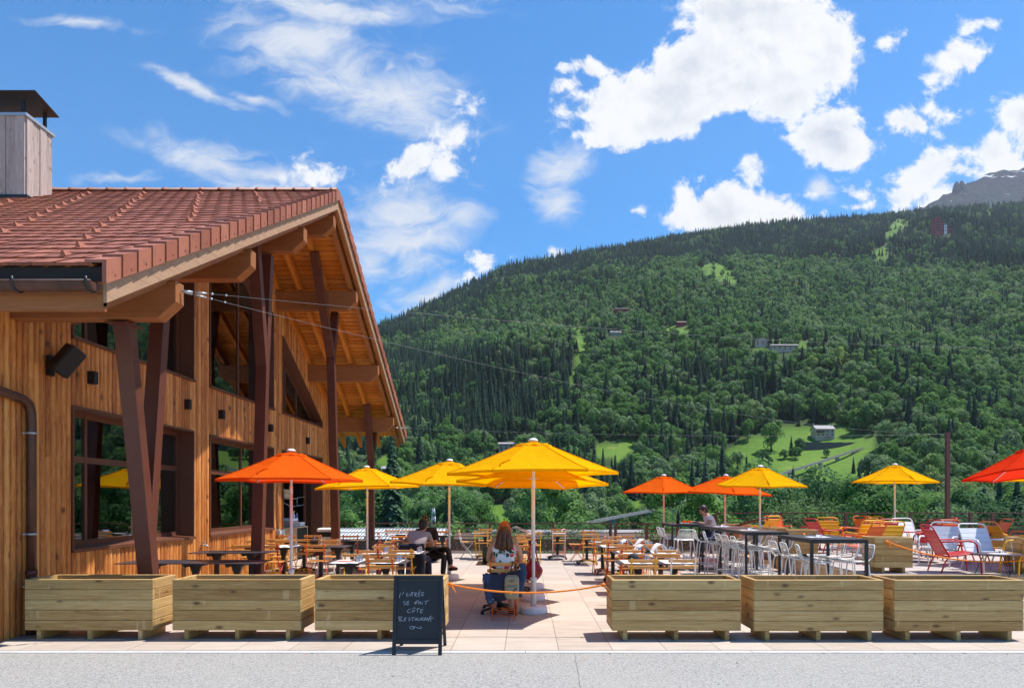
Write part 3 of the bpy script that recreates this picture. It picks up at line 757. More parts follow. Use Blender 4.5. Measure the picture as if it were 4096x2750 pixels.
PLD=[(3500,12.58,.70,.50,'square pine planter with rope knot at the deck front edge'),(3152,15.8,.70,.6,'square pine planter with rope on the deck behind the nearest high table'),
     (3024,17.2,.80,.6,'pale pine planter on the deck behind the middle high table'),(2908,19.4,.70,.6,'farthest pine planter beside the deck steps handrail'),(4182,11.9,1.5,.5,'pine planter cut off by the right edge of the photo')]
for px,Y,w,d,lb in PLD:
    planter(lb,(PX(px,Y)+w/2,Y+(.0 if Y>12.3 else .55),DZ),w,d,.56,5,0,'square planters around the deck',2,.1)
# ------------------------------------------------------------------ chalkboard with handwriting
YB=7.40
t=thing('chalkboard_sign','black wooden A-frame chalkboard with French handwriting at the kerb','sign',(PX(1668,YB),YB,-.008))
w=.54; hgt=.845; ln=.115
def bp(u,v,o=0): # u 0..1 across, v metres up from ground, o offset outwards
    return V3((-w/2+u*w,ln*v/hgt-o*.99,v+o*.13))
def bbox(mb,u0,u1,v0,v1,o0,o1):
    return mb.hexa([tuple(bp(u,v,o)) for v in (v0,v1) for o in (o1,o0) for u in (u0,u1)],2)
m=MB(); bbox(m,0,.075,.0,.845,-.012,.016); bbox(m,.925,1,.0,.845,-.012,.016); bbox(m,.0755,.9245,.80,.845,-.012,.0155); bbox(m,.0755,.9245,.115,.165,-.012,.015); m.build('frame',M['boardframe'],t,bevel=.003)
m=MB(); bbox(m,.076,.924,.166,.799,-.006,.004); slab=m.build('writing_slate',M['board'],t)
m=MB()
for x in (-w/2+.02,w/2-.02): m.bar((x,.12,.835),(x,.46,.0),.035,.022,up=(0,1,0))
m.bar((-w/2+.03,.40,.16),(w/2-.03,.40,.16),.022,.04); m.bar((-w/2+.03,.17,.72),(w/2-.03,.17,.72),.022,.04); m.hexa([(sx*(w/2-.045),.17+.23*k+o,.72-.56*k) for k in (1,0) for o in (0,.006) for sx in (-1,1)]); m.build('rear_leg_frame',M['boardframe'],t)
# strokes digitised from the handwriting (crop pixels 1199 wide board region)
ST=[[(282,368),(268,410),(255,460),(268,464),(274,458)],[(338,352),(328,378),(314,408)],
[(420,374),(390,380),(394,440),(428,438)],[(392,408),(422,400)],
[(438,396),(462,436),(478,372),(484,366)],[(470,374),(508,360),(514,364)],[(492,364),(496,436)],
[(540,372),(544,440)],[(530,380),(560,366),(578,376),(566,396),(546,408),(586,444)],
[(648,362),(606,370),(608,438),(644,432)],[(606,402),(636,394)],[(616,346),(640,322)],
[(714,362),(672,366),(672,430),(710,424)],[(672,396),(704,390)],
[(370,530),(340,532),(332,548),(372,572),(376,590),(345,602)],
[(440,528),(398,538),(402,598),(440,590)],[(400,566),(438,558)],
[(572,528),(560,582),(576,580)],[(534,552),(612,508)],[(538,572),(602,548)],
[(616,588),(620,534),(652,532),(654,586)],[(618,562),(654,560)],[(684,546),(680,584)],[(688,524),(690,527)],
[(722,532),(738,530),(802,514)],[(754,530),(744,590)],
[(474,672),(430,684),(410,712),(424,738),(468,736)],
[(520,688),(496,704),(500,724),(528,722),(548,704),(540,686),(520,688)],[(508,662),(544,638),(552,664)],
[(572,676),(642,656)],[(602,668),(598,732)],
[(702,672),(656,684),(650,742),(690,738)],[(652,710),(694,704)],[(704,638),(706,642)],
[(268,814),(256,840),(276,884),(286,908)],[(250,834),(270,808),(310,816),(314,836),(272,854),(306,880),(346,896)],
[(404,826),(362,836),(356,890),(386,884)],[(360,858),(400,852)],
[(468,830),(440,838),(438,852),(470,862),(462,880),(434,888)],
[(486,834),(550,820)],[(516,828),(506,888)],
[(556,882),(560,838),(592,832),(590,880)],[(558,860),(592,856)],
[(612,834),(608,872),(626,880),(650,872),(654,832)],
[(676,884),(680,832)],[(668,838),(704,826),(712,842),(684,858),(718,884)],
[(726,884),(732,828),(762,824),(754,882)],[(728,858),(760,852)],
[(774,884),(784,826),(802,900),(816,826)],
[(816,852),(830,808),(866,798)],[(816,838),(898,834)],[(850,838),(842,900)],
[(530,1028),(548,1012),(530,994),(480,988),(452,1002),(470,1026),(512,1040),(540,1024),(536,1000),(500,990),(560,996),(610,1014),(650,1028),(682,1016),(668,996),(646,992)]]
m=MB()
for s in ST:
    pts=[]
    for (x,y) in s:
        u=(x-150)/(1050-150); v=.80*(1508-y)/(1508-95)*1.03
        pts.append(bp(u*.99+.0,v,.0052))
    pp=[]
    for a,b in zip(pts[:-1],pts[1:]):
        pp.append(a)
        if (b-a).length>.02: pp.append((a+b)/2+V3((U(-.0006,.0006),0,U(-.0006,.0006))))
    pp.append(pts[-1])
    m.tube(pp,.0018,5)
m.build('chalk_writing',M['chalk'],slab)
# ------------------------------------------------------------------ ropes
def rope(pts,label,rad=.011,group=None,tail=True):
    t=thing('barrier_rope',label,'rope',pts[0],0,group); o=V3(pts[0]); pts=[V3(p)-o for p in pts]
    m=MB(); m.tube(pts,rad,8); m.build('strand',M['rope'],t)
    m=MB()
    for c in (pts[0]+(pts[1]-pts[0])*.25,)+((pts[-1]+(pts[-2]-pts[-1])*.3,) if tail else ()):
        m.ell(c,.035,.026,.026,10,6); m.tube([c,c+V3((.04,-.02,-.05)),c+V3((.07,-.03,-.10))],rad*.9,6)
    m.build('knot',M['rope'],t); return t
def sag(a,b,s,n=18):
    a=V3(a);b=V3(b); return [a+(b-a)*(i/n)-V3((0,0,s*4*(i/n)*(1-i/n))) for i in range(n+1)]
rope(sag((PX(1793,8.42),8.42,PZ(2332,8.42)),(PX(2424,8.4),8.4,PZ(2334,8.4)),.105),'orange rope sagging across the paved entrance between two planters')
t=thing('carabiner','small red carabiner hooking the rope to the right entrance planter','carabiner',(PX(2428,8.4),8.4,PZ(2330,8.4)))
m=MB(); m.tube([(-.035,0,-.01),(0,0,.035),(.045,0,.02),(.04,0,-.025),(-.01,0,-.03)],.006,6,True); m.build('ring',M['red'],t)
rope(sag((PX(3540,12.56),12.56,PZ(2160,12.56)),(PX(4100,12.2),12.2,PZ(2236,12.2)),.16),'orange rope hanging along the deck front past the red lounge chair',.013,None,False)
rope(sag((PX(3212,15.78),15.78,PZ(2132,15.78)),(PX(3443,13.2),13.2,PZ(2163,13.2)),.14),'orange rope between the two deck planters behind the nearest high table',.013,None,False)
rope(sag((PX(2940,19.4),19.4,PZ(2118,19.4)),(PX(3024,17.4),17.4,PZ(2130,17.4)),.16),'farthest orange rope beside the deck steps',.013,None,False)
# ------------------------------------------------------------------ parasols
def parasol(name,label,px,Y,z0,edge,apex,rot,fab,tilt=(0,0),RR=1.28,h0=0.0):
    t=thing('parasol',label,'parasol',(PX(px,Y),Y,z0),0,'parasols on the terrace')
    tm=Matrix.Rotation(R(tilt[0]),3,'X')@Matrix.Rotation(R(tilt[1]),3,'Y'); c0=V3((0,0,edge))
    def tp(p): return tuple(c0+tm@(V3(p)-c0))
    A=[R(rot+60*k) for k in range(6)]; rise=apex-edge; rv=.24
    m=MB(); NU=8; NV=9
    def surf(k,s,q,extra=0):
        # s across panel 0..1, q from top (0) to edge (1)
        a=V3((math.cos(A[k]),math.sin(A[k]),0)); b=V3((math.cos(A[(k+1)%6]),math.sin(A[(k+1)%6]),0))
        r=RR*(rv*.62+(1-rv*.62)*q); d=a*(1-s)+b*s
        bow=4*s*(1-s)
        z=edge+rise*(1-.12)*(1-q)**1.08-(.03+.012*math.sin(k*2.3+px))*bow*math.sin(PI*min(1,q*1.05))*.9+.012*bow*q+.006*noise.noise(Vector((s*4+k*3,q*3,px*.01)))*q
        d=d*(r*(1-.045*bow*q))
        return (d.x,d.y,z+extra)
    for k in range(6):
        b=len(m.v)
        for i in range(NU+1):
            for j in range(NV+1): m.v.append(tp(surf(k,i/NU,j/NV)))
        for i in range(NU):
            for j in range(NV):
                q=b+i*(NV+1)+j; m.face([q,q+1,q+NV+2,q+NV+1],None,.5,True)
        # short hem
        for i in range(NU):
            p=V3(surf(k,i/NU,1)); q=V3(surf(k,(i+1)/NU,1))
            m.quad(tp(p),tp(q),tp(q+V3((0,0,-.035))),tp(p+V3((0,0,-.035))))
    m.build('canopy',M[fab],t)
    m=MB()
    for k in range(6):
        b=len(m.v)
        for i in range(NU+1):
            for j in range(4):
                s=i/NU; a=V3((math.cos(A[k]),math.sin(A[k]),0)); bb_=V3((math.cos(A[(k+1)%6]),math.sin(A[(k+1)%6]),0))
                d=a*(1-s)+bb_*s; r=(.04,.16,.27,.285)[j]*RR/1.28; wv=.016*math.sin(s*PI*4+k)*(j>1)
                z=apex-(.02,.055,.085,.115)[j]+wv+.02*4*s*(1-s)*(j>1); m.v.append(tp((d.x*r,d.y*r,z)))
        for i in range(NU):
            for j in range(3): q=b+i*4+j; m.face([q,q+1,q+5,q+4],None,.5,True)
    m.build('vent_cap',M[fab],t)
    m=MB(); m.lathe([(.075,0),(.07,.022),(.045,.042),(0.0,.05)],14,(0,0,apex-.015)); m.v=[tp(v) for v in m.v]; m.build('finial',M['whiteplastic'],t)
    m=MB()
    for k in range(6):
        a=V3((math.cos(A[k]),math.sin(A[k]),0)); m.bar(tp(a*.05+V3((0,0,apex-.1))),tp(a*(RR-.02)+V3((0,0,edge-.012))),.02,.014); m.bar(tp((0,0,edge+.05)),tp(a*(RR*.52)+V3((0,0,edge+rise*.40))),.016,.012)
    m.build('rib',M['whiteplastic'],t)
    m=MB()
    for k in range(6):
        pr=[tp(V3(surf(k,0,j/NV))+V3((0,0,.003))) for j in range(NV+1)]; m.tube(pr,.006,5)
    m.build('seam',M[fab],t)
    k=min(range(6),key=lambda q:abs(((rot+60*q+95)%360)-0) if ((rot+60*q+95)%360)<180 else 360-((rot+60*q+95)%360))
    m=MB(); p0=V3(surf(k,.06,.62)); m.tube([tp(p0+V3((0,0,.012))),tp(V3(surf(k,.03,.68))+V3((0,-.02,.03))),tp(V3(surf(k,.0,.76))+V3((0,-.015,.012))),tp(V3(surf(k,.02,.84))+V3((0,-.03,.0)))],.012,5); m.build('tie_strap',M[fab],t)
    tilted=abs(tilt[0])+abs(tilt[1])>0
    m=MB(); m.tube([(0,0,.12),(0,0,edge-.22)],.024,14); m.build('pole',M['whiteplastic'],t)
    m=MB(); m.tube([(0,0,edge-.23),(0,0,edge-.10)],.027,12); m.tube([(0,0,edge-.105),tp((0,0,apex-.03))],.021,12); m.build('tilt_joint',M['whiteplastic'],t)
    m=MB(); m.lathe([(.205,0),(.21,.012),(.205,.085),(.19,.1),(.06,.104)],28); bs=m.build('base',M['whiteplastic'],t)
    m=MB(); m.lathe([(.042,.1),(.04,.46),(.05,.465),(.05,.52),(.035,.525)],16); m.build('sleeve',M['whiteplastic'],t)
    m=MB(); m.tube([(0,-.02,1.05),(0,-.075,1.05)],.032,12); m.tube([(0,-.078,1.05),(.05,-.085,1.03)],.01,6); m.build('crank',M['whiteplastic'],t)
    return t
parasol(0,'bright orange parasol in front of the second forked post',1165,11.42,0,2.01,2.50,199,'forange',(0,0),1.17)
parasol(0,'yellow parasol between the two farthest forked posts',1469,16.1,0,1.98,2.46,186,'fyellow',(0,-1.6),1.21)
parasol(0,'yellow parasol whose pole stands right of the two seated men',1797,14.5,0,2.04,2.52,190,'fyellow',(3,1.5),1.24)
parasol(0,'large yellow parasol nearest the entrance beside the seated women',2134,10.15,0,2.075,2.56,184,'fyellow',(0,-.6))
parasol(0,'yellow parasol directly behind the largest yellow one, edge showing below it',2131,11.45,0,1.97,2.42,182,'fyellow',(-3,1))
parasol(0,'yellow parasol third in the central line, base behind the red handbag',2132,12.9,0,2.02,2.37,185,'fyellow',(0,0))
parasol(0,'orange parasol left of the man standing at a high table',2655,19.5,0,1.92,2.39,197,'forange',(2,0))
parasol(0,'orange parasol half hidden by a yellow one near the high tables',2900,19.0,0,1.88,2.37,205,'forange',(2,2.5))
parasol(0,'yellow parasol rising among the white bar stools',3040,16.8,0,2.04,2.51,262,'fyellow',(3,0),1.13)
parasol(0,'yellow parasol on the deck beside the tall brown post',3579,19.5,DZ,1.87,2.37,268,'fyellow',(0,1),1.11)
parasol(0,'red parasol cut off by the right edge of the photo',4138,14.0,DZ,1.92,2.45,210,'fred',(-7,-4))
parasol(0,'yellow parasol edge showing below the red one at the right',4158,17.2,DZ,1.87,2.35,186,'fyellow')
# ------------------------------------------------------------------ folding bistro chairs (local +Y is the way the sitter faces)
def bistro(col):
    t=thing('bistro_chair','','chair',(0,0,-50)); mat=M[col if col!='white' else 'white']
    m=MB()
    for s in (-1,1):
        x=s*.175
        m.tube([(x,-.205,.60),(x,-.17,.46),(x,-.08,.34),(x,.19,.0)],.0085,6); m.bar((x,-.255,.83),(x,-.205,.60),.026,.009,up=(0,1,.2))
        x=s*.155; m.tube([(x,.17,.45),(x,.02,.28),(x,-.2,.0)],.0085,6); m.tube([(x,-.17,.455),(x,.18,.45)],.008,6)
    for y,z,xx in ((-.155,.06,.155),(-.10,.13,.155),(.15,.06,.175),(.09,.13,.175),(.17,.45,.155)): m.tube([(-xx,y,z),(xx,y,z)],.006,5)
    m.build('frame',mat,t)
    m=MB()
    for k in range(7): y=-.165+k*.055; z=.463+.006*abs(k-3)/3; m.box(-.19,.19,y,y+.045,z,z+.014,0)
    m.build('seat',M['slat'],t)
    m=MB()
    for z,y in ((.785,-.247),(.695,-.227)): m.box(-.22,.22,y+.006,y+.022,z-.024,z+.024,0)
    m.build('backrest',M['slat'],t,bevel=.004)
    m=MB()
    for z,y in ((.785,-.247),(.695,-.227)):
        for s in (-1,1):
            for dz in (-.01,.01): m.ell((s*.175,y+.023,z+dz),.005,.003,.005,6,4)
    m.build('bolt',M['zinc'],t)
    return t
PRO={}
def use(kind,key,make,loc,rz_,label,group):
    k=(kind,key)
    if k not in PRO:
        o=make(); PRO[k]=o; o.location=loc; o.rotation_euler=(0,0,rz_); o['label']=label; o['group']=group; return o
    return dup(PRO[k],loc,rz_,label,group)
CN={'orange':'orange','yellow':'yellow','red':'red','white':'white'}
def chair(col,px,Yb,face,where,rot=0):
    a={'N':0,'S':PI,'E':-PI/2,'W':PI/2}[face]+R(rot)
    bx=PX(px,Yb); by=Yb
    off=Vector((-math.sin(a),math.cos(a)))*.24
    return use('bistro',col,lambda:bistro(col),(bx+off.x,by+off.y,0),a,'%s slatted chair %s'%(CN[col],where),'folding bistro chairs on the terrace')
# ------------------------------------------------------------------ dark dining tables
def table(px0,px1,Y0,Y1,label,ped=2,z=.735,feet=True):
    x0=PX(px0,Y0); x1=PX(px1,Y0); cx=(x0+x1)/2; cy=(Y0+Y1)/2; w=abs(x1-x0)/2; d=(Y1-Y0)/2
    t=thing('dining_table',label,'table',(cx,cy,0),0,'dark dining tables on the terrace')
    m=MB(); m.box(-w,w,-d,d,z-.012,z); m.build('top',M['tabletop'],t)
    xs=[0] if ped==1 else ([-w*.45,w*.45] if ped==2 else [-w*.6,0,w*.6])
    for x in xs:
        m=MB(); m.box(x-.035,x+.035,-.035,.035,.10,z-.09); m.box(x-.12,x+.12,-.16,.16,z-.04,z-.0125); m.prism([(x-.035,z-.2),(x+.035,z-.2),(x+.09,z-.041),(x-.09,z-.041)],1,-.03,.03)
        for sx in (-1,1): m.tube([(x+sx*.085,-.165,z-.045),(x+sx*.085,.165,z-.045)],.03,8)
        m.build('pedestal',M['darkmetal'],t)
        m=MB()
        for k in range(4):
            a=PI/4+k*PI/2; c=V3((math.cos(a),math.sin(a),0)); e=c*.34 if ped==1 else V3((c.x*.2,c.y*.36,0))
            m.bar(V3((x,0,.115))+e*.05,V3((x,0,.05))+e,.05,.04,w2=.04,h2=.03); m.lathe([(.026,0),(.026,.04)],8,(x+e.x,e.y,.0))
        m.lathe([(.06,.08),(.05,.13)],10,(x,0,0)); m.build('base',M['darkmetal'],t)
    return (cx,cy,w,d,z)
GN={}
def glass_at(x,y,z,where,r=.036,h=.095):
    if 'g' not in GN:
        t=thing('drinking_glass','', 'glass',(x,y,z)); m=MB(); m.lathe([(r,0),(r*.98,.012),(r*.80,h*.92),(r*.7,h)],14); m.build('tumbler',M['tumbler'],t); GN['g']=t; o=t; o.location=(x,y,z)
        m=MB()
        for k in range(12): a=2*PI*k/12; m.bar((math.cos(a)*r*.985,math.sin(a)*r*.985,.014),(math.cos(a)*r*.82,math.sin(a)*r*.82,h*.9),.006,.003); 
        m.build('facet',M['tumbler'],t)
    else: o=dup(GN['g'],(x,y,z),0,'')
    o['label']='upturned glass '+where; o['group']='upturned glasses on the set tables'
def paper(x,y,z,w,d,rot,label,mat='paper',curl=0.0,name='placemat',cat='placemat'):
    m=MB(); N=8; b=0
    for i in range(N+1):
        s=i/N; xx=(s-.5)*w
        zz=.002+ (curl*math.sin(PI*s) if curl else .0012*math.sin(s*9))
        for yy in (-d/2,d/2): m.v.append((xx*(1-(.35 if curl else 0)*1),yy,zz))
    for i in range(N): m.face([2*i,2*i+1,2*i+3,2*i+2],None,.5,True)
    o=m.build(name,M[mat],loc=(x,y,z)); o.rotation_euler=(0,0,rot); s=o.modifiers.new('t','SOLIDIFY'); s.thickness=.0015
    return tag(o,label,cat,'paper placemats on the set tables' if name=='placemat' else None)
def setting(T,spots,where):
    cx,cy,w,d,z=T
    for (u,v) in spots:
        lr='left' if u<0 else 'right'; nf='near' if v<0 else 'far'
        px_=cx+u*w; py_=cy+v*d
        paper(px_,py_,z,.42,.30,U(-.05,.05),'white paper placemat on the %s %s of %s'%(nf,lr,where))
        glass_at(px_+.17,py_+.06*(-1 if v>0 else 1),z+.004,'on the %s %s of %s'%(nf,lr,where))
        m=MB(); m.box(-.05,.05,-.035,.035,0,.008); o=m.build('napkin',M[random.choice(['bluecloth','orangecloth','navy','paper'])],loc=(px_+.08,py_-.05,z+.006)); o.rotation_euler=(0,0,U(-.5,.5))
        tag(o,'small folded napkin on the %s %s of %s'%(nf,lr,where),'napkin','folded napkins on the set tables')
def cutlery(T,u,v,where,mat='orangecloth'):
    cx,cy,w,d,z=T; m=MB()
    for k in range(2): m.bar((-.1,-.01+k*.03,.012),(.1,.01+k*.03,.012),.012,.004)
    m.box(-.12,.12,-.03,.03,0,.006); o=m.build('napkin',M[mat],loc=(cx+u*w,cy+v*d,z+.003)); tag(o,'rolled napkin with cutlery on '+where,'napkin')
ALLC=[(-.5,-.5),(.5,-.5),(-.5,.5),(.5,.5)]
# left block
TA=table(455,1026,10.1,10.75,'long bare dark table by the wall behind the first forked post',3)
TB=table(748,1062,12.1,12.75,'second bare dark table by the wall under the second window',2)
wc='the set table behind the second forked post'
TC=table(910,1182,13.55,14.3,'set dark table half hidden by the second forked post'); setting(TC,ALLC,wc)
chair('yellow',970,13.15,'N','on the near left of '+wc); chair('red',1072,13.1,'N','on the near right of '+wc)
chair('yellow',1024,14.75,'S','on the far left of '+wc); chair('yellow',1140,14.8,'S','on the far right of '+wc)
wd='the table in front of the bar doorway'
TD=table(1072,1245,15.6,16.3,'dark table in front of the bar doorway'); setting(TD,[(-.5,-.5),(.5,.5)],wd)
chair('yellow',1096,15.2,'N','on the near left of '+wd); chair('yellow',1199,15.1,'N','on the near right of '+wd)
chair('orange',1148,16.8,'S','on the far left of '+wd); chair('red',1252,16.9,'S','on the far right of '+wd)
we='the bare table beside the orange parasol pole'
TE=table(1222,1378,13.65,14.3,'bare dark table right of the orange parasol pole')
chair('orange',1259,13.3,'N','on the near side of '+we); chair('white',1318,14.8,'S','on the far side of '+we)
wf='the table beside the third forked post'
TF=table(1336,1451,15.75,16.4,'dark table beside the third forked post',1); setting(TF,[(.4,0)],wf)
chair('white',1329,15.4,'N','on the near side of '+wf); chair('red',1402,16.8,'S','on the far side of '+wf)
wg='the first set table behind the chalkboard planter'
TG=table(1286,1616,10.1,10.75,'front dark table behind the chalkboard planter',2); setting(TG,ALLC,wg); cutlery(TG,-.55,-.1,wg)
chair('orange',1521,9.95,'N','on the near side of '+wg); chair('yellow',1424,11.0,'S','on the far left of '+wg); chair('white',1579,11.0,'S','on the far right of '+wg)
wh='the second set table behind the chalkboard planter'
TH=table(1424,1697,11.95,12.55,'second dark table behind the chalkboard planter',2); setting(TH,ALLC,wh); cutlery(TH,-.3,.1,wh)
chair('red',1471,11.75,'N','on the near left of '+wh); chair('yellow',1605,11.85,'N','on the near right of '+wh); chair('white',1536,12.95,'S','on the far side of '+wh)
wi='the seated men'
TI=table(1560,1752,13.7,14.35,'dark table where the two men sit talking',2)
chair('red',1546,13.5,'N','with its empty back left of '+wi)
for k,(u,v,mt) in enumerate(((.55,-.2,'darkmetal'),(.75,.1,'paper'))): paper(TI[0]+u*TI[2],TI[1]+v*TI[3],TI[4],.3,.2,.2,('dark' if k==0 else 'white')+' menu sheet on the table of the seated men',mt,0,'menu_sheet','menu')
glass_at(TI[0]+.3*TI[2],TI[1]-.5*TI[3],TI[4]+.002,'by the elbow of the man in the grey shirt')
wj='the far table left of the men'
TJ=table(1542,1646,18.8,19.5,'far dark table left of the seated men by the railing',1); setting(TJ,[(-.4,-.3),(.4,-.3)],wj)
chair('white',1570,20.0,'S','on the far side of '+wj); chair('red',1513,18.3,'E','turned sideways at '+wj,20); chair('yellow',1632,20.0,'S','on the far right of '+wj)
chair('orange',1600,16.6,'S','behind the outstretched arm of the man in dark')
wk='the far table right of the seated men'
TK=table(1742,1786,18.3,18.9,'far dark table right of the man in dark',1); setting(TK,[(0,0)],wk); chair('orange',1760,19.4,'S','at '+wk)
# centre
w1='the far table left of the standing parasol pole'
T1=table(1881,1994,19.3,20.0,'far dark table with lilac menu left of the seated women',1); 
chair('white',1836,19.9,'E','seen in profile by the railing left of the seated women',0); chair('yellow',1925,19.0,'N','on the near side of the lilac menu table left of the women'); chair('yellow',1941,20.8,'S','on the far side of the lilac menu table left of the women')
paper(T1[0]+.3,T1[1],T1[4],.34,.26,.1,'lilac bent menu sheet on the far table left of the women','lilac',.09,'menu_sheet','menu'); paper(T1[0]-.2,T1[1]-.1,T1[4],.36,.24,0,'white paper placemat on the lilac menu table left of the women')
w2='the table behind the nearest parasol pole'
T2=table(2074,2163,17.5,18.2,'dark table behind the nearest parasol pole',1); paper(T2[0],T2[1],T2[4],.3,.24,0,'bent white menu sheet behind the nearest parasol pole','paper',.08,'menu_sheet','menu')
chair('orange',2102,17.1,'N','on the near side of '+w2); chair('yellow',2136,18.6,'S','on the far side of '+w2); chair('red',2150,18.8,'W','seen in profile right of the nearest parasol pole')
T3=table(2030,2113,15.0,15.6,'third small table in the column behind the women',1); T4=table(2016,2107,13.6,14.2,'second small table in the column behind the women',1); T5=table(2010,2113,12.1,12.7,'first small table in the column behind the women',1)
chair('yellow',2066,15.9,'S','at the third small table behind the women'); chair('yellow',2072,14.6,'S','at the second small table behind the women'); chair('red',2080,13.1,'S','at the first small table behind the women')
w6='the far table with a white bent sheet'
T6=table(2166,2298,19.2,19.9,'far dark table with white and lilac sheets in the middle',1)
chair('white',2236,19.0,'N','on the near side of '+w6); chair('orange',2236,20.7,'S','on the far side of '+w6)
paper(T6[0]-.28,T6[1]-.05,T6[4],.4,.28,0,'lilac bent menu sheet on the middle far table','lilac',.08,'menu_sheet','menu'); paper(T6[0]+.2,T6[1]+.1,T6[4],.36,.26,0,'white bent menu sheet on the middle far table','paper',.12,'menu_sheet','menu'); paper(T6[0]+.02,T6[1]-.15,T6[4],.4,.24,0,'white paper placemat on the middle far table')
w7='the far table left of the right block'
T7=table(2304,2400,17.7,18.4,'far dark table with star foot left of the right block',1)
chair('orange',2342,18.8,'W','seen in profile left of the far star foot table'); chair('yellow',2363,17.4,'N','on the near side of '+w7); chair('orange',2352,19.3,'S','on the far side of '+w7)
# right block
names=['the first','the second','the third','the fourth']
RB=[(2474,2802,10.05,10.65),(2462,2728,12.0,12.6),(2391,2640,13.65,14.3),(2358,2570,15.3,15.95)]
def wr(k): return '%s table row behind the entrance planter'%names[k]
TR=[]
for k,(a,b,y0,y1) in enumerate(RB):
    T=table(a,b,y0,y1,'dark table forming %s'%wr(k),2); TR.append(T); setting(T,ALLC,wr(k))
chair('yellow',2575,9.92,'N','on the near left of '+wr(0)); chair('white',2734,9.95,'N','on the near right of '+wr(0)); chair('orange',2526,11.0,'S','on the far left of '+wr(0)); chair('orange',2665,11.0,'S','on the far right of '+wr(0))
chair('red',2528,11.85,'N','on the near left of '+wr(1)); chair('white',2667,11.85,'N','on the near right of '+wr(1)); chair('orange',2514,13.0,'S','on the far left of '+wr(1)); chair('orange',2606,13.05,'S','on the far right of '+wr(1))
chair('red',2468,13.45,'N','on the near left of '+wr(2)); chair('orange',2591,13.45,'N','on the near right of '+wr(2)); chair('yellow',2446,14.75,'S','on the far left of '+wr(2)); chair('yellow',2560,14.8,'S','on the far right of '+wr(2))
chair('orange',2408,15.1,'N','on the near left of '+wr(3)); chair('red',2538,15.1,'N','on the near right of '+wr(3)); chair('white',2450,16.4,'S','on the far left of '+wr(3)); chair('orange',2501,16.7,'S','on the far right of '+wr(3))
for k,u,c in ((1,.45,.15),(1,-.1,.13),(2,.55,.14),(2,.0,.13)):
    T=TR[k]; paper(T[0]+u*T[2],T[1]+.1,T[4],.42,.3,.1,'white arched menu sheet on the %s of %s'%('right' if u>.2 else 'left',wr(k)),'paper',c,'menu_sheet','menu')
m=MB(); m.ell((0,0,.05),.09,.08,.08,10,6); o=m.build('cloth_napkin',M['navy'],loc=(TR[0][0]-.33,TR[0][1]+.05,TR[0][4])); tag(o,'crumpled dark napkin standing on the front right block table','napkin')
# ------------------------------------------------------------------ white wire bar stools
def stool():
    t=thing('bar_stool','','stool',(0,0,-50)); m=MB()
    out=[(-.20,.20,.76),(-.205,.0,.752),(-.205,-.14,.765),(-.20,-.20,.82),(-.19,-.235,.93),(-.175,-.25,.985),(-.15,-.253,.998),(0,-.255,1.0)]
    pts=out+[(-x,y,z) for x,y,z in out[::-1][1:]]
    m.tube(pts,.0095,8)
    m.tube([(-.20,.20,.76),(-.15,.225,.755),(.15,.225,.755),(.20,.20,.76)],.0095,8)
    for k in range(7): y=.19-k*.048; m.tube([(-.2,y,.757),(0,y,.742),(.2,y,.757)],.0055,5)
    m.build('seat',M['white'],t); m=MB()
    for k in range(8):
        q=k/7; z=.785+q*.195; y=-.165-.085*min(1,q*1.15); hw=.205-.02*q; m.tube([(-hw,y,z),(0,y-.018,z),(hw,y,z)],.0055,5)
    m.build('backrest',M['white'],t); m=MB()
    for sx in (-1,1):
        for sy in (-1,1): m.tube([(sx*.17,sy*.15+.02,.755),(sx*.185,sy*.17+.02,.70),(sx*.235,sy*.235+.02,.0)],.0105,8)
    m.build('leg',M['white'],t); m=MB(); c=[(-.215,-.2+.0,.27),(.215,-.2,.27),(.215,.235,.27),(-.215,.235,.27)]
    m.tube(c+[c[0]],.009,6); m.build('footrest',M['white'],t)
    return t
def st(x,y,face,where,rot=0):
    a={'N':0,'S':PI,'E':-PI/2,'W':PI/2}[face]+R(rot); off=Vector((-math.sin(a),math.cos(a)))*.23
    use('stool','w',stool,(x+off.x,y+off.y,0),a,'white wire bar stool '+where,'white wire bar stools')
def high(x0,x1,y0,y1,label):
    t=thing('high_table',label,'high table',((x0+x1)/2,(y0+y1)/2,0),0,'black high tables'); w=(x1-x0)/2; d=(y1-y0)/2; z=1.1
    m=MB(); m.box(-w-.01,w+.01,-d-.01,d+.01,z-.012,z); m.build('top',M['tabletop'],t)
    m=MB()
    for sx in (-1,1):
        m.box(sx*w-.0175,sx*w+.0175,-d+.02,d-.02,z-.06,z-.013)
    for sy in (-1,1): m.box(-w+.02,w-.02,sy*d-.0175,sy*d+.0175,z-.06,z-.013)
    m.build('apron',M['darkmetal'],t)
    for sy in (-1,1):
        m=MB(); m.box(-w+.021,w-.021,sy*d-.012,sy*d+.012,.08,.11); m.build('foot_rail',M['darkmetal'],t)
    for sx in (-1,1):
        for sy in (-1,1):
            m=MB(); m.box(sx*w-.02,sx*w+.02,sy*d-.02,sy*d+.02,0,z-.0125); m.build('leg',M['darkmetal'],t)
high(3.52,4.25,16.4,17.5,'farthest black high table where a man stands'); high(4.0,4.72,14.12,15.75,'black high table, second from the railing'); high(3.98,4.72,12.33,13.95,'black high table between two rows of stools'); high(4.18,4.98,9.98,11.25,'nearest black high table behind the right hand planters')
HN=['at the farthest high table','at the second farthest high table','at the second nearest high table','at the nearest high table']
st(3.34,17.15,'E','on the left side, rear, '+HN[0]); st(3.34,16.65,'E','on the left side, front, '+HN[0]); st(PX(2746,15.75),15.75,'N','with its back to the viewer '+HN[0]); st(4.55,16.75,'W','on the right side '+HN[0],8)
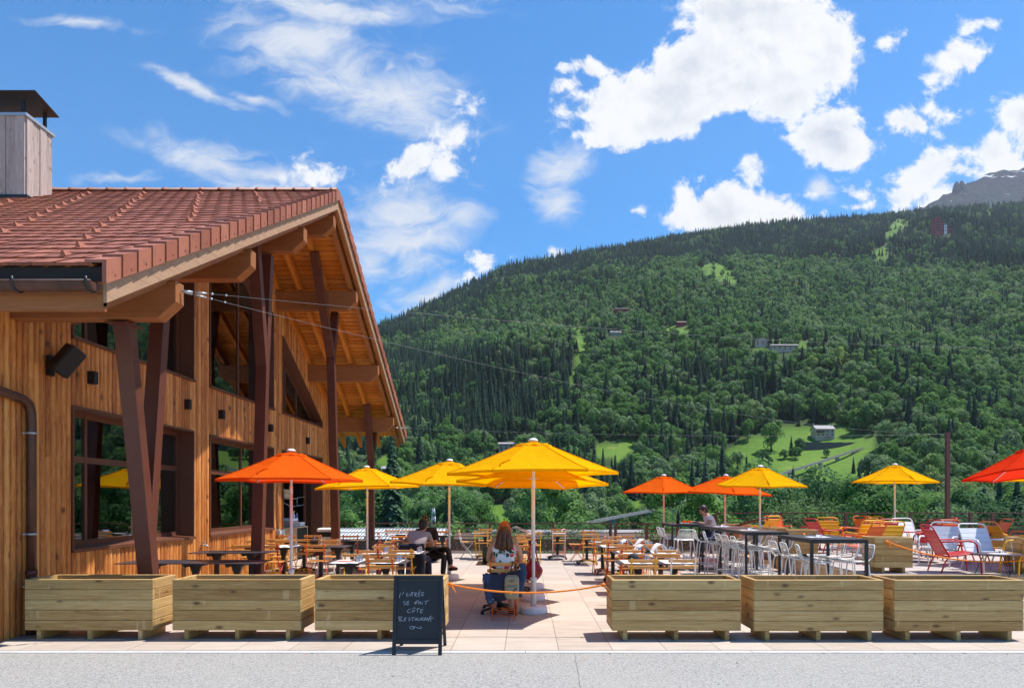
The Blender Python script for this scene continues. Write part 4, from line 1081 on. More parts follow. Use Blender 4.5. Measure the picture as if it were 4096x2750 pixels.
st(3.78,15.25,'E','on the left side, rear, '+HN[1],-5); st(3.84,14.65,'E','on the left side, front, '+HN[1],-8)
st(4.92,15.4,'W','on the right side, rear, '+HN[1]); st(4.92,14.9,'W','on the right side, middle, '+HN[1]); st(4.9,14.4,'W','on the right side, front, '+HN[1],6)
for y,x,w,r in ((13.7,3.86,'rear',0),(13.2,3.85,'middle',4),(12.72,3.87,'front',-3)): st(x,y,'E','on the left side, %s, %s'%(w,HN[2]),r)
for y,x,w in ((13.75,4.90,'rear'),(13.2,4.88,'middle'),(12.65,4.87,'front')): st(x,y,'W','on the right side, %s, %s'%(w,HN[2]),U(-6,6))
for y,x,w,r in ((11.2,4.06,'rear',0),(10.78,4.08,'middle',-6),(10.32,4.12,'front',-14)): st(x,y,'E','on the left side, %s, %s'%(w,HN[3]),r)
for y,x,w,r in ((11.3,5.17,'rear',3),(10.85,5.18,'middle',0),(10.4,5.19,'front',5)): st(x,y,'W','on the right side, %s, %s'%(w,HN[3]),r)
def ashtray(x,y,z,where):
    t=thing('ashtray','clear glass ashtray on '+where,'ashtray',(x,y,z),0,'glass ashtrays'); m=MB(); m.lathe([(.05,0),(.062,.035),(.05,.035),(.042,.01)],14); m.build('bowl',M['tumbler'],t)
    paper(x-.03,y-.02,z,.34,.22,.1,'loose white sheet under the ashtray on '+where,'paper',0,'paper_sheet','paper')
ashtray(4.55,10.6,1.101,'the nearest high table'); ashtray(4.3,13.1,1.101,'the third high table'); ashtray(4.3,14.9,1.101,'the second high table')
# ------------------------------------------------------------------ lounge chairs on the deck
def lounge(col):
    t=thing('lounge_chair','','chair',(0,0,-50)); mt=M[{'white':'lwhite'}.get(col,col)]; bw=.25
    m=MB(); rr=.0145
    for s in (-1,1):
        x=s*.275; m.tube([(x,-.34,0),(x,-.27,.2),(x,-.2,.31),(x,.0,.335),(x,.22,.375),(x,.30,.36),(x,.335,.28),(x,.35,0)],rr,8)
    m.tube([(-.275,-.2,.31),(.275,-.2,.31)],rr,6); m.tube([(-.275,.26,.37),(.275,.26,.37)],rr*.8,6)
    m.build('frame',mt,t); m=MB()
    for k in range(6): y=-.19+k*.085; z=.335+.0095*k; m.box(-.262,.262,y,y+.078,z-.006,z+.006,0)
    m.build('seat',mt,t,bevel=.003); m=MB()
    def bp_(q): return (-.20-.30*q, .32+.56*q)
    for k in range(5):
        y0,z0=bp_(.03+k*.165); y1,z1=bp_(.03+k*.165+.152); m.bar((-bw,(y0+y1)/2,(z0+z1)/2),(bw,(y0+y1)/2,(z0+z1)/2),.012,.097,up=(0,-.30,.56))
    yt,zt=bp_(1.0); pts=[(-bw-.012,)+bp_(0),(-bw-.012,)+bp_(.9),(-bw+.02,)+bp_(.98),(-bw+.08,yt,zt),(bw-.08,yt,zt),(bw-.02,)+bp_(.98),(bw+.012,)+bp_(.9),(bw+.012,)+bp_(0)]
    m.tube(pts,rr,8); m.build('backrest',mt,t)
    for s in (-1,1):
        m=MB(); x=s*.30; y0,z0=bp_(.45); m.tube([(s*.262,y0,z0),(x,y0+.07,z0+.012),(x,.12,.60),(x,.2,.585),(x,.255,.53),(x*.98,.285,.37)],rr*1.1,8); m.build('armrest',mt,t)
    return t
def lg(col,px,Y,ang,where,z=DZ):
    # ang: direction the sitter faces, degrees from +X
    use('lounge',col,lambda:lounge(col),(PX(px,Y),Y,z),R(ang-90),'low %s metal lounge chair %s'%(col,where),'low metal lounge chairs on the deck')
lg('white',3948,13.0,-92,'facing the viewer behind the nearest round table')
lg('red',3815,12.75,-8,'in profile behind the rope, nearest of the red ones')
lg('white',3755,14.1,225,'turned left right of the square rope planter')
lg('red',3865,15.0,178,'facing left behind the nearest white one')
lg('orange',3945,17.3,170,'leaning left near the right hand railing')
lg('yellow',4036,14.7,5,'facing right behind the nearest round table')
lg('yellow',4118,12.35,175,'nearest at the right edge beside the cut off planter')
lg('orange',3752,16.6,85,'with its back to the viewer right of the rope planter')
lg('red',3735,18.6,160,'farthest beside the tall brown post')
lg('white',3651,17.2,-88,'facing the viewer right of the deck parasol pole')
lg('red',3664,15.9,185,'facing left beside the rope planter')
lg('yellow',3528,15.3,88,'directly behind the square rope planter')
lg('yellow',3443,16.0,95,'with its back to the viewer left of the rope planter')
lg('orange',3436,14.9,120,'turned half away left of the rope planter')
lg('red',3516,17.2,85,'with its back turned left of the deck parasol pole')
lg('orange',3480,19.8,-90,'facing the viewer by the railing left of the deck parasol')
lg('yellow',3540,19.0,-85,'facing the viewer close to the deck parasol pole')
lg('yellow',3568,17.4,2,'facing right in front of the deck parasol pole')
lg('orange',3395,18.8,172,'in profile leaning left by the railing')
lg('red',3310,17.4,12,'turned right behind the planter with the knot')
lg('yellow',3318,18.8,60,'behind the red one by the railing')
lg('red',3252,19.3,130,'smallest visible, left of the red and yellow pair')
lg('orange',3114,20.2,-90,'facing the viewer beyond the pale deck planter')
lg('yellow',3044,20.4,120,'beside the deck steps handrail')
lg('orange',4120,16.6,100,'farther back at the right edge')
def low_table(px,Y,label,r=.42):
    t=thing('round_table',label,'table',(PX(px,Y),Y,DZ),0,'low round tables on the deck'); m=MB(); m.lathe([(r-.004,.378),(r,.384),(r-.004,.39)],36,sm=False); m.build('top',M['tabletop'],t)
    for k in range(3):
        a=2*PI*k/3+.4; c=V3((math.cos(a),math.sin(a),0)); s=V3((-c.y,c.x,0)); m=MB(); f=c*(r*.82)
        m.tube([c*r*.5+s*.06+V3((0,0,.377)),f+s*.012+V3((0,0,.012)),f+V3((0,0,.006)),f-s*.012+V3((0,0,.012)),c*r*.5-s*.06+V3((0,0,.377))],.0055,6); m.build('hairpin_leg',M['darkmetal'],t)
low_table(3992,12.2,'nearest dark round hairpin table in front of the white lounge chair'); low_table(3690,15.0,'dark round hairpin table beside the rope planter'); low_table(3470,17.8,'dark round hairpin table among the yellow lounge chairs',.38)
paper(PX(3998,12.15),12.15,DZ+.392,.34,.2,0,'white sheet under the ashtray on the nearest round table','paper',0,'paper_sheet','paper'); t=thing('ashtray','clear glass ashtray on the nearest low round table','ashtray',(PX(4010,12.25),12.25,DZ+.395)); m=MB(); m.lathe([(.05,0),(.062,.035),(.05,.035),(.042,.01)],14); m.build('bowl',M['tumbler'],t)
# waste bin by the third post
t=thing('waste_bin','white plastic bin with dark slot by the third forked post','bin',(PX(1315,18.2),18.2,0)); m=MB(); m.box(-.22,.22,-.2,.2,0,.72); m.build('body',M['whiteplastic'],t,bevel=.02); m=MB(); m.box(-.2,.22,-.21,-.2,.72,.84); m.box(-.21,.22,-.18,.18,.722,.83); m.build('opening',M['black'],t); m=MB(); m.box(-.26,.24,-.22,.22,.84,.94); m.build('lid',M['whiteplastic'],t,bevel=.03)
# railing -----------------------------------------------------------------
def railing(x0,x1,y,z0,label,posts,hz=.95):
    t=thing('railing',label,'railing',(x0,y,z0)); L_=x1-x0
    m=MB(); m.box(0,L_,-.03,.03,hz-.022,hz+.012); m.build('handrail',M['rail'],t)
    m=MB()
    for z in (hz-.17,hz-.295,hz-.42): m.box(0,L_,-.012,.012,z-.012,z+.012)
    m.box(0,L_,-.014,.014,.08,.105); m.build('bar',M['rail'],t)
    m=MB(); m.box(0,L_,.016,.02,.11,hz-.50); m.build('perforated_panel',M['perf'],t)
    for p in posts:
        m=MB(); m.box(p-x0-.04,p-x0+.04,-.032,.045,-.25,hz-.023); m.build('post',M['rail'],t)
YRL=21.72
railing(-7.5,PX(2444,YRL),YRL,0,'long brown horizontal bar railing along the terrace edge',[PX(p,YRL) for p in (1330,1468,1705,1960,2212,2442)])
railing(PX(2460,YRL),PX(2846,YRL),YRL-.25,0,'short brown bar railing section behind the high tables',[PX(p,YRL-.25) for p in (2462,2587,2710,2843)])
railing(PX(2858,YRL),20.0,YRL-.1,DZ,'brown bar railing around the raised deck',[PX(p,YRL) for p in (2860,3118,3378,3636,3874,3962,4190)])
t=thing('step_handrail','short sloping rust brown handrail beside the deck steps','handrail',(5.45,18.2,0)); m=MB(); m.tube([(0,0,.95),(.9,0,1.2),(.97,0,1.2),(1.0,0,1.15)],.028,8); m.build('rail',M['rail'],t); m=MB(); m.box(.78,.83,-.02,.02,.33,1.15); m.box(.02,.07,-.02,.02,0,.95); m.build('post',M['rail'],t)
m=MB(); m.box(-.055,.055,-.055,.055,-.4,3.82); o=m.build('cable_post',M['rail'],loc=(PX(3790,21.5),21.5,0)); tag(o,'tall slim brown post at the railing holding the cables','post')
# tension cables -----------------------------------------------------------
def cable(a,b,s,label,rad=.0017,fit=True):
    t=thing('tension_cable',label,'cable',a,0,'thin cables strung over the terrace'); o=V3(a); m=MB(); pts=[p-o for p in sag(a,b,s,40)]; m.tube(pts,rad,6); m.build('wire',M['wire'],t)
    if fit:
        m=MB(); d=(V3(pts[1])).normalized(); m.tube([d*.02,d*.14],.014,8); m.tube([d*.18,d*.30],.011,8); m.ell(d*.36,.016,.016,.016,8,6); m.ell(d*.52,.014,.014,.014,8,6); m.build('turnbuckle',M['zinc'],t)
ea=(XR-.07,8.33,4.22)
px_=(PX(3790,21.5),21.5,3.76)
cable(ea,px_,.42,'lower thin steel cable from the near purlin to the tall post',.0017)
cable(ea,(16.4,19.5,6.05),.25,'upper thin steel cable from the near purlin out of the photo',.0017)
cable((XR-.07,YR+6.75,4.0),px_,.14,'thin steel cable from the far purlin to the tall post',.0028)
# ------------------------------------------------------------------ people
def skinmesh(nodes,edges,root,sub=2):
    names=list(nodes); me=bpy.data.meshes.new('tmp'); me.from_pydata([nodes[n][0] for n in names],[(names.index(a),names.index(b)) for a,b in edges],[])
    o=bpy.data.objects.new('tmp',me); COL.objects.link(o); o.modifiers.new('s','SKIN').use_smooth_shade=True
    for i,n in enumerate(names):
        sv=me.skin_vertices[0].data[i]; r=nodes[n][1]; sv.radius=(r,r) if not isinstance(r,tuple) else r; sv.use_root=(n==root); sv.use_loose=False
    s=o.modifiers.new('d','SUBSURF'); s.levels=sub; s.render_levels=sub
    dg=bpy.context.evaluated_depsgraph_get(); ev=o.evaluated_get(dg); m2=ev.to_mesh()
    V=[tuple(v.co) for v in m2.vertices]; FF=[tuple(p.vertices) for p in m2.polygons]; ev.to_mesh_clear(); bpy.data.objects.remove(o); bpy.data.meshes.remove(me)
    return V,FF
def addskin(mb,nodes,edges,root,sub=2):
    V,FF=skinmesh(nodes,edges,root,sub); b=len(mb.v); mb.v+=V
    for f in FF: mb.face([b+i for i in f],None,.5,True)
    return mb
def hand(nodes,edges,wrist,elbow,side,curl=.5,name=''):
    # palm and five bent fingers continuing the forearm
    w=V3(nodes[wrist][0]); d=(w-V3(nodes[elbow][0])).normalized(); up=V3((0,0,1)); lat=d.cross(up); lat=lat.normalized()*side if lat.length>.1 else V3((side,0,0)); dn=d.cross(lat)*side
    dn=dn if dn.z<0 else -dn
    p=w+d*.045; nodes[name+'p']=(tuple(p),(.028,.018)); edges.append((wrist,name+'p'))
    for k,(o,ln) in enumerate(((-.026,.068),(-.009,.078),(.009,.073),(.026,.058))):
        a=p+d*.035+lat*o; b_=a+d*ln*.5+dn*ln*.15*curl; c=b_+d*ln*.4+dn*ln*.45*curl
        for q,(pt,rr) in enumerate(((a,.0095),(b_,.0085),(c,.0065))): nodes[name+'f%d%d'%(k,q)]=(tuple(pt),rr)
        edges+= [(name+'p',name+'f%d0'%k),(name+'f%d0'%k,name+'f%d1'%k),(name+'f%d1'%k,name+'f%d2'%k)]
    a=w+d*.03-lat*.035; b_=a+d*.035-lat*.018+dn*.01; nodes[name+'t0']=(tuple(a),.011); nodes[name+'t1']=(tuple(b_),.008); edges+= [(name+'p',name+'t0'),(name+'t0',name+'t1')]
def head(mb,c,yaw=0,pitch=0,s=1.0):
    rot=Matrix.Rotation(yaw,3,'Z')@Matrix.Rotation(-pitch,3,'X')
    def fn(p):
        x,y,z=p; k=max(0,-z/.118)
        return V3((x*(1-.30*k),y*(1-.10*k)+.018*k*(1 if y>0 else -.8)*(y>0)+(.012*k if y<0 else 0),z*(1.0+.04*k)))
    c=V3(c); mb.ell(c,.074*s,.094*s,.118*s,18,14,rot,fn)
    def A(p): return c+rot@(V3(p)*s)
    mb.ell(A((0,.1,-.018)),.013*s,.02*s,.026*s,8,6,rot)   # nose
    mb.ell(A((0,.092,.0)),.009*s,.013*s,.03*s,8,6,rot)
    for sx in (-1,1): mb.ell(A((sx*.074,-.008,-.005)),.010*s,.02*s,.032*s,8,6,rot); mb.ell(A((sx*.03,.078,.028)),.02*s,.012*s,.008*s,8,5,rot)
    mb.ell(A((0,.086,-.088)),.022*s,.016*s,.016*s,8,6,rot)
    return A,rot
def face_parts(par,A,rot,s=1.0):
    for sx in (-1,1):
        m=MB(); m.ell(A((sx*.03,.084,.012)),.011*s,.008*s,.007*s,8,6,rot); m.build('eye',M['hairdark'],par)
    m=MB(); m.ell(A((0,.096,-.056)),.022*s,.008*s,.006*s,10,5,rot); m.build('mouth',M['redleather'],par)
BE=[('pel','wai'),('wai','che'),('che','nb'),('nb','neck'),('che','shR'),('che','shL'),('shR','elR'),('elR','wrR'),('shL','elL'),('elL','wrL'),('pel','hiR'),('pel','hiL'),('hiR','knR'),('knR','anR'),('anR','toR'),('hiL','knL'),('knL','anL'),('anL','toL')]
RAD=dict(pel=.125,wai=.115,che=.125,nb=.075,neck=.05,shR=.06,shL=.06,elR=.042,elL=.042,wrR=.027,wrL=.027,hiR=.085,hiL=.085,knR=.058,knL=.058,anR=.04,anL=.04,toR=.034,toL=.034)
def person(label,loc,rotz,J,hp,top,bottom,shoe,hair,sleeve=.5,fem=False,trunk=None,sleevemat=None,shorts=False,scale=1.0):
    t=thing('person',label,'person',loc,rotz); t.scale=(scale,)*3
    nodes={k:(J[k],RAD[k]*(.9 if fem else 1)*(.8 if k in ('pel','wai','che') else 1)) for k in RAD}; edges=list(BE)
    hand(nodes,edges,'wrR','elR',1,.6,'a'); hand(nodes,edges,'wrL','elL',-1,.6,'b')
    m=MB(); addskin(m,nodes,edges,'pel'); A,rot=head(m,*hp); body=m.build('body',M['skin'],t); face_parts(t,A,rot)
    def lerp(a,b,f): return tuple(V3(J[a])*(1-f)+V3(J[b])*f)
    g=.017; k=.9 if fem else 1
    n2={q:(J[q],RAD[q]*k+g) for q in ('pel','wai','che')}; n2['nb']=(lerp('che','nb',.85),(.085*k,.07*k)); e2=[('pel','wai'),('wai','che'),('che','nb')]
    for s in 'RL':
        n2['sh'+s]=(J['sh'+s],(.066 if sleeve else .045)*k+g*.6); e2.append(('che','sh'+s))
        if sleeve:
            n2['sl'+s]=(lerp('sh'+s,'el'+s,min(1,sleeve)),.052*k+g); e2.append(('sh'+s,'sl'+s))
            if sleeve>1: n2['sm'+s]=(lerp('el'+s,'wr'+s,sleeve-1),.034+g); e2.append(('sl'+s,'sm'+s))
    m=MB(); addskin(m,n2,e2,'pel'); m.build('top',M[top],t)
    n3={q:(J[q],RAD[q]*k+.012) for q in ('pel','hiR','hiL')}; e3=[('pel','hiR'),('pel','hiL')]
    for s in 'RL':
        if shorts: n3['kn'+s]=(lerp('hi'+s,'kn'+s,.6),.085); e3.append(('hi'+s,'kn'+s))
        else:
            n3['kn'+s]=(J['kn'+s],.070); n3['an'+s]=(lerp('kn'+s,'an'+s,.95),.055); e3+= [('hi'+s,'kn'+s),('kn'+s,'an'+s)]
    m=MB(); addskin(m,n3,e3,'pel'); m.build('shorts' if shorts else 'trousers',M[bottom],t)
    for s in 'RL':
        m=MB(); a=V3(J['an'+s]); to=V3(J['to'+s]); d=(to-a); d.z*=.4
        addskin(m,{'a':(tuple(a-V3((0,0,.02))),.047),'h':(tuple(a-d*.15-V3((0,0,.055))),.035),'m':(tuple(a+d*.55-V3((0,0,.03))),.042),'t':(tuple(to+d*.12),.034)},[('a','h'),('a','m'),('m','t')],'a'); m.build('shoe',M[shoe],t)
    return t,A,rot
def haircap(t,A,rot,mat,long=0,bulk=1.0,thin=False):
    m=MB()
    def fn(p):
        if p.y>.03 and p.z<.045: p=V3((p.x*.93,min(p.y,.055),p.z))
        return p
    m.ell(A((0,-.014,.022)),.083*bulk,.098*bulk,.112*bulk,18,12,rot,fn)
    m.ell(A((0,.045,.092)),.062*bulk,.05*bulk,.034*bulk,14,8,rot); m.ell(A((0,-.055,-.035)),.066*bulk,.045*bulk,.06*bulk,14,8,rot)
    for k in range(26):
        a=U(0,2*PI); q=U(.1,1); m.ell(A((.07*math.cos(a)*q,-.015+.075*math.sin(a)*q,.022+.1*math.sqrt(max(0,1-q*q*.9)))),.022,.022,.016,6,5,rot)
    if long:
        rnd_=random.Random(3)
        for k in range(90):
            a=U(-PI*.98,-.02) if rnd_.random()<.85 else U(-PI*1.12,.12); r0=U(.03,.078); x=math.cos(a)*r0; y=math.sin(a)*r0*1.1-.01
            f=U(1.05,1.75); ln=long*U(.78,1.08)
            m.tube([A((x*.55,y*.55,.115)),A((x*1.12,y*1.1-.005,.03)),A((x*1.22*f*.75,y*1.15-.015,-.10)),A((x*1.3*f*.85+U(-.01,.01),y*.95-.03,-.10-ln*.55)),A((x*1.25*f*.85+U(-.02,.02),y*.8-.035,-.10-ln))],[.018,.021,.021,.017,.006],6)
    m.build('hair',M[mat],t)
SIT=dict(pel=(0,0,.56),wai=(0,.015,.74),che=(0,.03,.93),nb=(0,.035,1.06),neck=(0,.045,1.12),shR=(.17,.03,1.02),shL=(-.17,.03,1.02),elR=(.23,.10,.80),elL=(-.23,.10,.80),wrR=(.14,.33,.77),wrL=(-.14,.33,.77),
 hiR=(.09,.02,.54),hiL=(-.09,.02,.54),knR=(.11,.43,.52),knL=(-.11,.43,.52),anR=(.11,.40,.10),anL=(-.11,.40,.10),toR=(.11,.54,.035),toL=(-.11,.54,.035))
# man in grey T-shirt, leaning on the table, seen from behind
J=dict(SIT); J.update(wai=(.0,.05,.74),che=(.02,.13,.91),nb=(.06,.20,1.035),neck=(.075,.235,1.085),shR=(.20,.15,.99),shL=(-.15,.17,1.01),elR=(.29,.22,.78),elL=(-.20,.36,.80),wrR=(.16,.42,.775),wrL=(-.05,.50,.78),knR=(.16,.42,.50),anR=(.20,.30,.10),toR=(.21,.43,.04))
t,A,rot=person('dark haired man in a grey T-shirt seated with his back to the viewer',(PX(1668,13.3),13.3,0),0,J,((.085,.27,1.18),-.35,.15),'greyshirt','denimdark','shoe','hairdark',.55)
haircap(t,A,rot,'hairdark',0,1.08)
# man in dark with sunglasses, legs crossed, turned towards him
J=dict(pel=(0,0,.56),wai=(-.02,.02,.75),che=(-.05,.0,.94),nb=(-.065,-.01,1.07),neck=(-.068,-.02,1.125),shR=(-.20,-.08,1.03),shL=(.11,.09,1.03),elR=(-.43,-.13,.84),elL=(.17,-.08,.80),wrR=(-.65,-.16,.80),wrL=(.03,-.25,.79),
 hiR=(.03,-.07,.53),hiL=(.08,.05,.55),knR=(.36,-.28,.52),anR=(.33,-.32,.10),toR=(.43,-.43,.035),knL=(.42,-.16,.66),anL=(.50,-.30,.29),toL=(.63,-.38,.26))
t,A,rot=person('man in dark clothes and sunglasses sitting cross-legged with one arm stretched out',(PX(1716,14.5),14.5,0),0,J,((-.075,-.05,1.22),PI+.1,.05),'darkshirt','black','shoe','hairdark',1.0)
haircap(t,A,rot,'hairdark',0,1.06)
m=MB()
for sx in (-1,1): m.ell(A((sx*.034,.098,.013)),.026,.008,.019,10,6,rot)
m.tube([A((-.075,.0,.018)),A((-.068,.085,.02)),A((0,.108,.02)),A((.068,.085,.02)),A((.075,.0,.018))],.004,5); m.build('sunglasses',M['black'],t)
m=MB(); addskin(m,{'a':((-.36,-.12,.88),.058),'b':((-.43,-.13,.84),.056),'c':((-.52,-.145,.825),.048)},[('a','b'),('b','c')],'a'); m.build('sleeve',M['stripe'],t)
# woman with long brown hair from behind
J=dict(SIT); J.update(shR=(.185,.03,1.02),shL=(-.185,.03,1.02),wrR=(.10,.36,.77),wrL=(-.10,.36,.77),elR=(.235,.16,.80),elL=(-.235,.16,.80),knR=(.10,.40,.50),knL=(-.14,.40,.50),anR=(.085,.24,.11),anL=(-.165,.24,.11),toR=(.09,.37,.03),toL=(-.17,.37,.03))
t,A,rot=person('woman with long brown hair in a floral top seated with her back to the viewer',(PX(2018,9.66),9.66,0),0,J,((0,.05,1.165),0,.12),'floral','denimdark','shoe','hairbrown',0,False,shorts=True)
haircap(t,A,rot,'hairbrown',.115,1.06)
# red haired woman facing her
J=dict(SIT); J.update(anR=(.06,.62,.10),toR=(.05,.75,.035),knR=(.10,.46,.50),anL=(-.12,.45,.10),toL=(-.12,.58,.035))
t,A,rot=person('red haired woman facing the viewer, hidden behind the woman in the floral top',(PX(2018,11.05),11.05,0),PI,J,((0,.02,1.19),0,.1),'khaki','denimdark','shoe','hairred',.5,True,shorts=True)
haircap(t,A,rot,'hairred',.05,1.12)
# man bent over a high table
J=dict(pel=(0,0,.86),wai=(0,.03,1.02),che=(0,.09,1.19),nb=(0,.15,1.30),neck=(0,.19,1.345),shR=(.17,.12,1.26),shL=(-.17,.12,1.26),elR=(.21,.17,1.08),elL=(-.21,.13,1.07),wrR=(.10,.42,1.135),wrL=(-.10,.40,1.135),
 hiR=(.09,.03,.84),hiL=(-.09,.03,.84),knR=(.12,.38,.74),knL=(-.12,.38,.74),anR=(.13,.28,.37),anL=(-.13,.28,.37),toR=(.13,.41,.31),toL=(-.13,.41,.31))
t,A,rot=person('dark haired man in a pale pink T-shirt bent over the farthest high table',(4.62,16.85,0),PI/2,J,((0,.235,1.43),0,.62),'pinkshirt','denimdark','shoe','hairdark',.5)
haircap(t,A,rot,'hairdark',0,1.04)
m=MB(); m.tube([A((-.076,.0,.02)),A((-.066,.095,.015)),A((0,.108,.012)),A((.066,.095,.015)),A((.076,.0,.02))],.003,5); m.build('glasses',M['black'],t)
st(4.85,16.85,'W','under the man in the pink T-shirt')
x,y,z=3.62,16.75,1.101
bottle((x+.12,y,z),.33,.045,'black','black','black bottle on the farthest high table')
m=MB(); m.lathe([(.09,0),(.13,.02),(.128,.024),(.0,.01)],20); o=m.build('plate',M['white'],loc=(3.88,16.7,z)); tag(o,'white plate on the farthest high table','plate')
m=MB()
for k in range(9): m.ell((U(-.09,.09),U(-.06,.06),U(.02,.05)),.035,.03,.022,7,5)
o=m.build('food',M['forange'],loc=(3.95,16.72,z+.012)); tag(o,'orange food heaped on the plate before the man in pink','food')
# table between the women, chair of each, their belongings
TW=table(1903,2085,9.95,10.55,'small dark table between the two seated women',1)
chair('orange',2012,9.42,'N','carrying the denim jacket and the woman in the floral top'); chair('orange',2018,11.35,'S','under the red haired woman')
CXW=PX(2012,9.42)
t=thing('menu_box','tall olive green bottle shaped box on the corner of the women\'s table','bottle',(TW[0]-.20,TW[1]-.05,TW[4])); m=MB(); m.lathe([(.052,0),(.052,.20),(.03,.235),(.028,.25)],14); m.build('body',M['olive'],t)
paper(TW[0]-.08,TW[1]-.2,TW[4],.12,.1,.3,'small pink leaflet by the elbow of the woman in the floral top','lilac',.03,'leaflet','leaflet')
def cloth(nu,nv,fn,th,mat,name,par=None,loc=None):
    m=MB()
    for i in range(nu+1):
        for j in range(nv+1): m.v.append(tuple(fn(i/nu,j/nv)))
    for i in range(nu):
        for j in range(nv): q=i*(nv+1)+j; m.face([q,q+1,q+nv+2,q+nv+1],None,.5,True)
    o=m.build(name,M[mat],par,loc=loc); s=o.modifiers.new('t','SOLIDIFY'); s.thickness=th; s.offset=0; return o
def nz(x,y,z=0,s=1): return noise.noise(Vector((x*s,y*s,z)))
t=thing('denim_jacket','dark blue denim jacket hanging over the orange chair of the floral woman','jacket',(CXW,9.40,0))
def f(a,b):
    x=-.24+.50*a; z=.675-.36*b-.03*math.sin(a*5); y=-.035-.06*math.sin(PI*min(1,b*1.2))-.035*nz(a*4,b*2,1)-.02*math.sin(a*17)*b; return (x,y,z)
cloth(22,14,f,.012,'denimdark','back_panel',t)
def f(a,b):
    th=2*PI*a; r=.052*(1+.35*nz(math.cos(th)*2,b*7,3)); c=V3((-.225+.07*b*b,-.05-.02*b,.66-.40*b)); return c+V3((math.cos(th)*r,math.sin(th)*r*.75,0))
cloth(14,12,f,.006,'denim','sleeve',t)
def f(a,b):
    th=2*PI*a; r=.040*(1+.35*nz(math.cos(th)*2,b*7,7)); c=V3((.265+.02*math.sin(b*5),-.02-.04*b,.80-.38*b)); return c+V3((math.cos(th)*r,math.sin(th)*r*.8,0))
cloth(14,12,f,.006,'denim','sleeve',t)
m=MB(); 
for (x,z) in ((-.26,.57),(-.27,.49),(-.24,.36),(-.17,.29),(-.13,.32)): m.ell((x,-.115,z),.009,.006,.009,8,5)
m.build('button',M['zinc'],t)
t=thing('backpack','small khaki canvas backpack hanging on the denim jacket','backpack',(CXW+.125,9.28,.0))
def fk(p): 
    n=V3(p); k=.9; e=4
    return n
m=MB()
def rbox(mb,c,rx,ry,rz_,e=.45,nu=20,nv=12):
    def g(p): 
        q=V3((p.x/rx,p.y/ry,p.z/rz_)); s=lambda a: math.copysign(abs(a)**e,a); return V3((s(q.x)*rx,s(q.y)*ry,s(q.z)*rz_))
    mb.ell(c,rx,ry,rz_,nu,nv,None,g)
rbox(m,(0,0,.49),.10,.06,.165); m.build('bag_body',M['khaki'],t)
m=MB(); rbox(m,(0,-.055,.43),.082,.03,.085); m.build('pocket',M['khaki'],t)
m=MB(); rbox(m,(.0,-.025,.585),.098,.055,.055); m.build('flap',M['khaki'],t)
m=MB(); m.tube([(-.02,0,.64),(-.01,.06,.75),(.02,.10,.83),(.05,.05,.80),(.05,0,.66)],.009,6); m.tube([(-.07,-.03,.6),(-.085,-.04,.45),(-.07,-.03,.34)],.010,6); m.build('strap',M['hairdark'],t)
m=MB(); m.tube([(-.03,-.083,.60),(-.01,-.084,.585),(.0,-.084,.605),(.02,-.084,.58),(.04,-.084,.6)],.003,5); m.tube([(-.035,-.083,.575),(.0,-.085,.565),(.03,-.084,.57)],.003,5); m.ell((.03,-.087,.45),.02,.004,.012,8,5); m.build('patch',M['hairdark'],t)
m=MB(); m.ell((.055,-.085,.475),.018,.004,.016,8,5); m.build('badge',M['denim'],t); m=MB(); m.ell((-.015,-.087,.41),.02,.004,.013,8,5); m.build('badge',M['yellow'],t)
t=thing('handbag','glossy dark red leather handbag hanging from a parasol pole','handbag',(PX(2131,11.3),11.3,.0))
def gb(p):
    z=p.z/.19; x=p.x*(1.0 if z<0 else (1-.62*z)); k=1+.06*math.sin(math.atan2(p.y,p.x)*9)*(.4+.6*max(0,z)); return V3((x*k,p.y*k*(1-.4*max(0,z)),p.z))
m=MB(); m.ell((0,0,.525),.165,.10,.19,40,16,None,gb); m.build('bag_body',M['redleather'],t)
m=MB(); m.tube([(-.085,-.02,.66),(-.06,-.02,.80),(-.03,0,.96),(.0,.06,1.06),(.02,.02,.98),(.06,.0,.78),(.085,.0,.66)],.011,7); m.build('strap',M['redleather'],t)
m=MB(); m.tube([(-.085+.02*math.cos(a*PI/5),-.03,.67+.02*math.sin(a*PI/5)) for a in range(10)],.004,5,True); m.build('buckle',M['zinc'],t)
# chair with the draped navy cloth beside the man in grey
chair('white',1655,13.06,'N','under the man in the grey T-shirt')
t=thing('draped_cloth','dark navy cloth draped over the back of the grey T-shirt man\'s chair','cloth',(PX(1650,12.98),12.98,0))
def f(a,b):
    x=-.235+.47*a; 
    return (x*(1+.12*b),-.03-.10*b-.022*math.sin(a*15+1)*b-.02*nz(a*3,b*3),.85-.72*b)
cloth(24,16,f,.01,'navy','front_fall',t)
def f(a,b):
    x=-.235+.47*a; return (x,-.03+.06*b+.01*math.sin(a*9)*b,.852-.3*b)
cloth(16,6,f,.01,'navy','rear_fall',t)
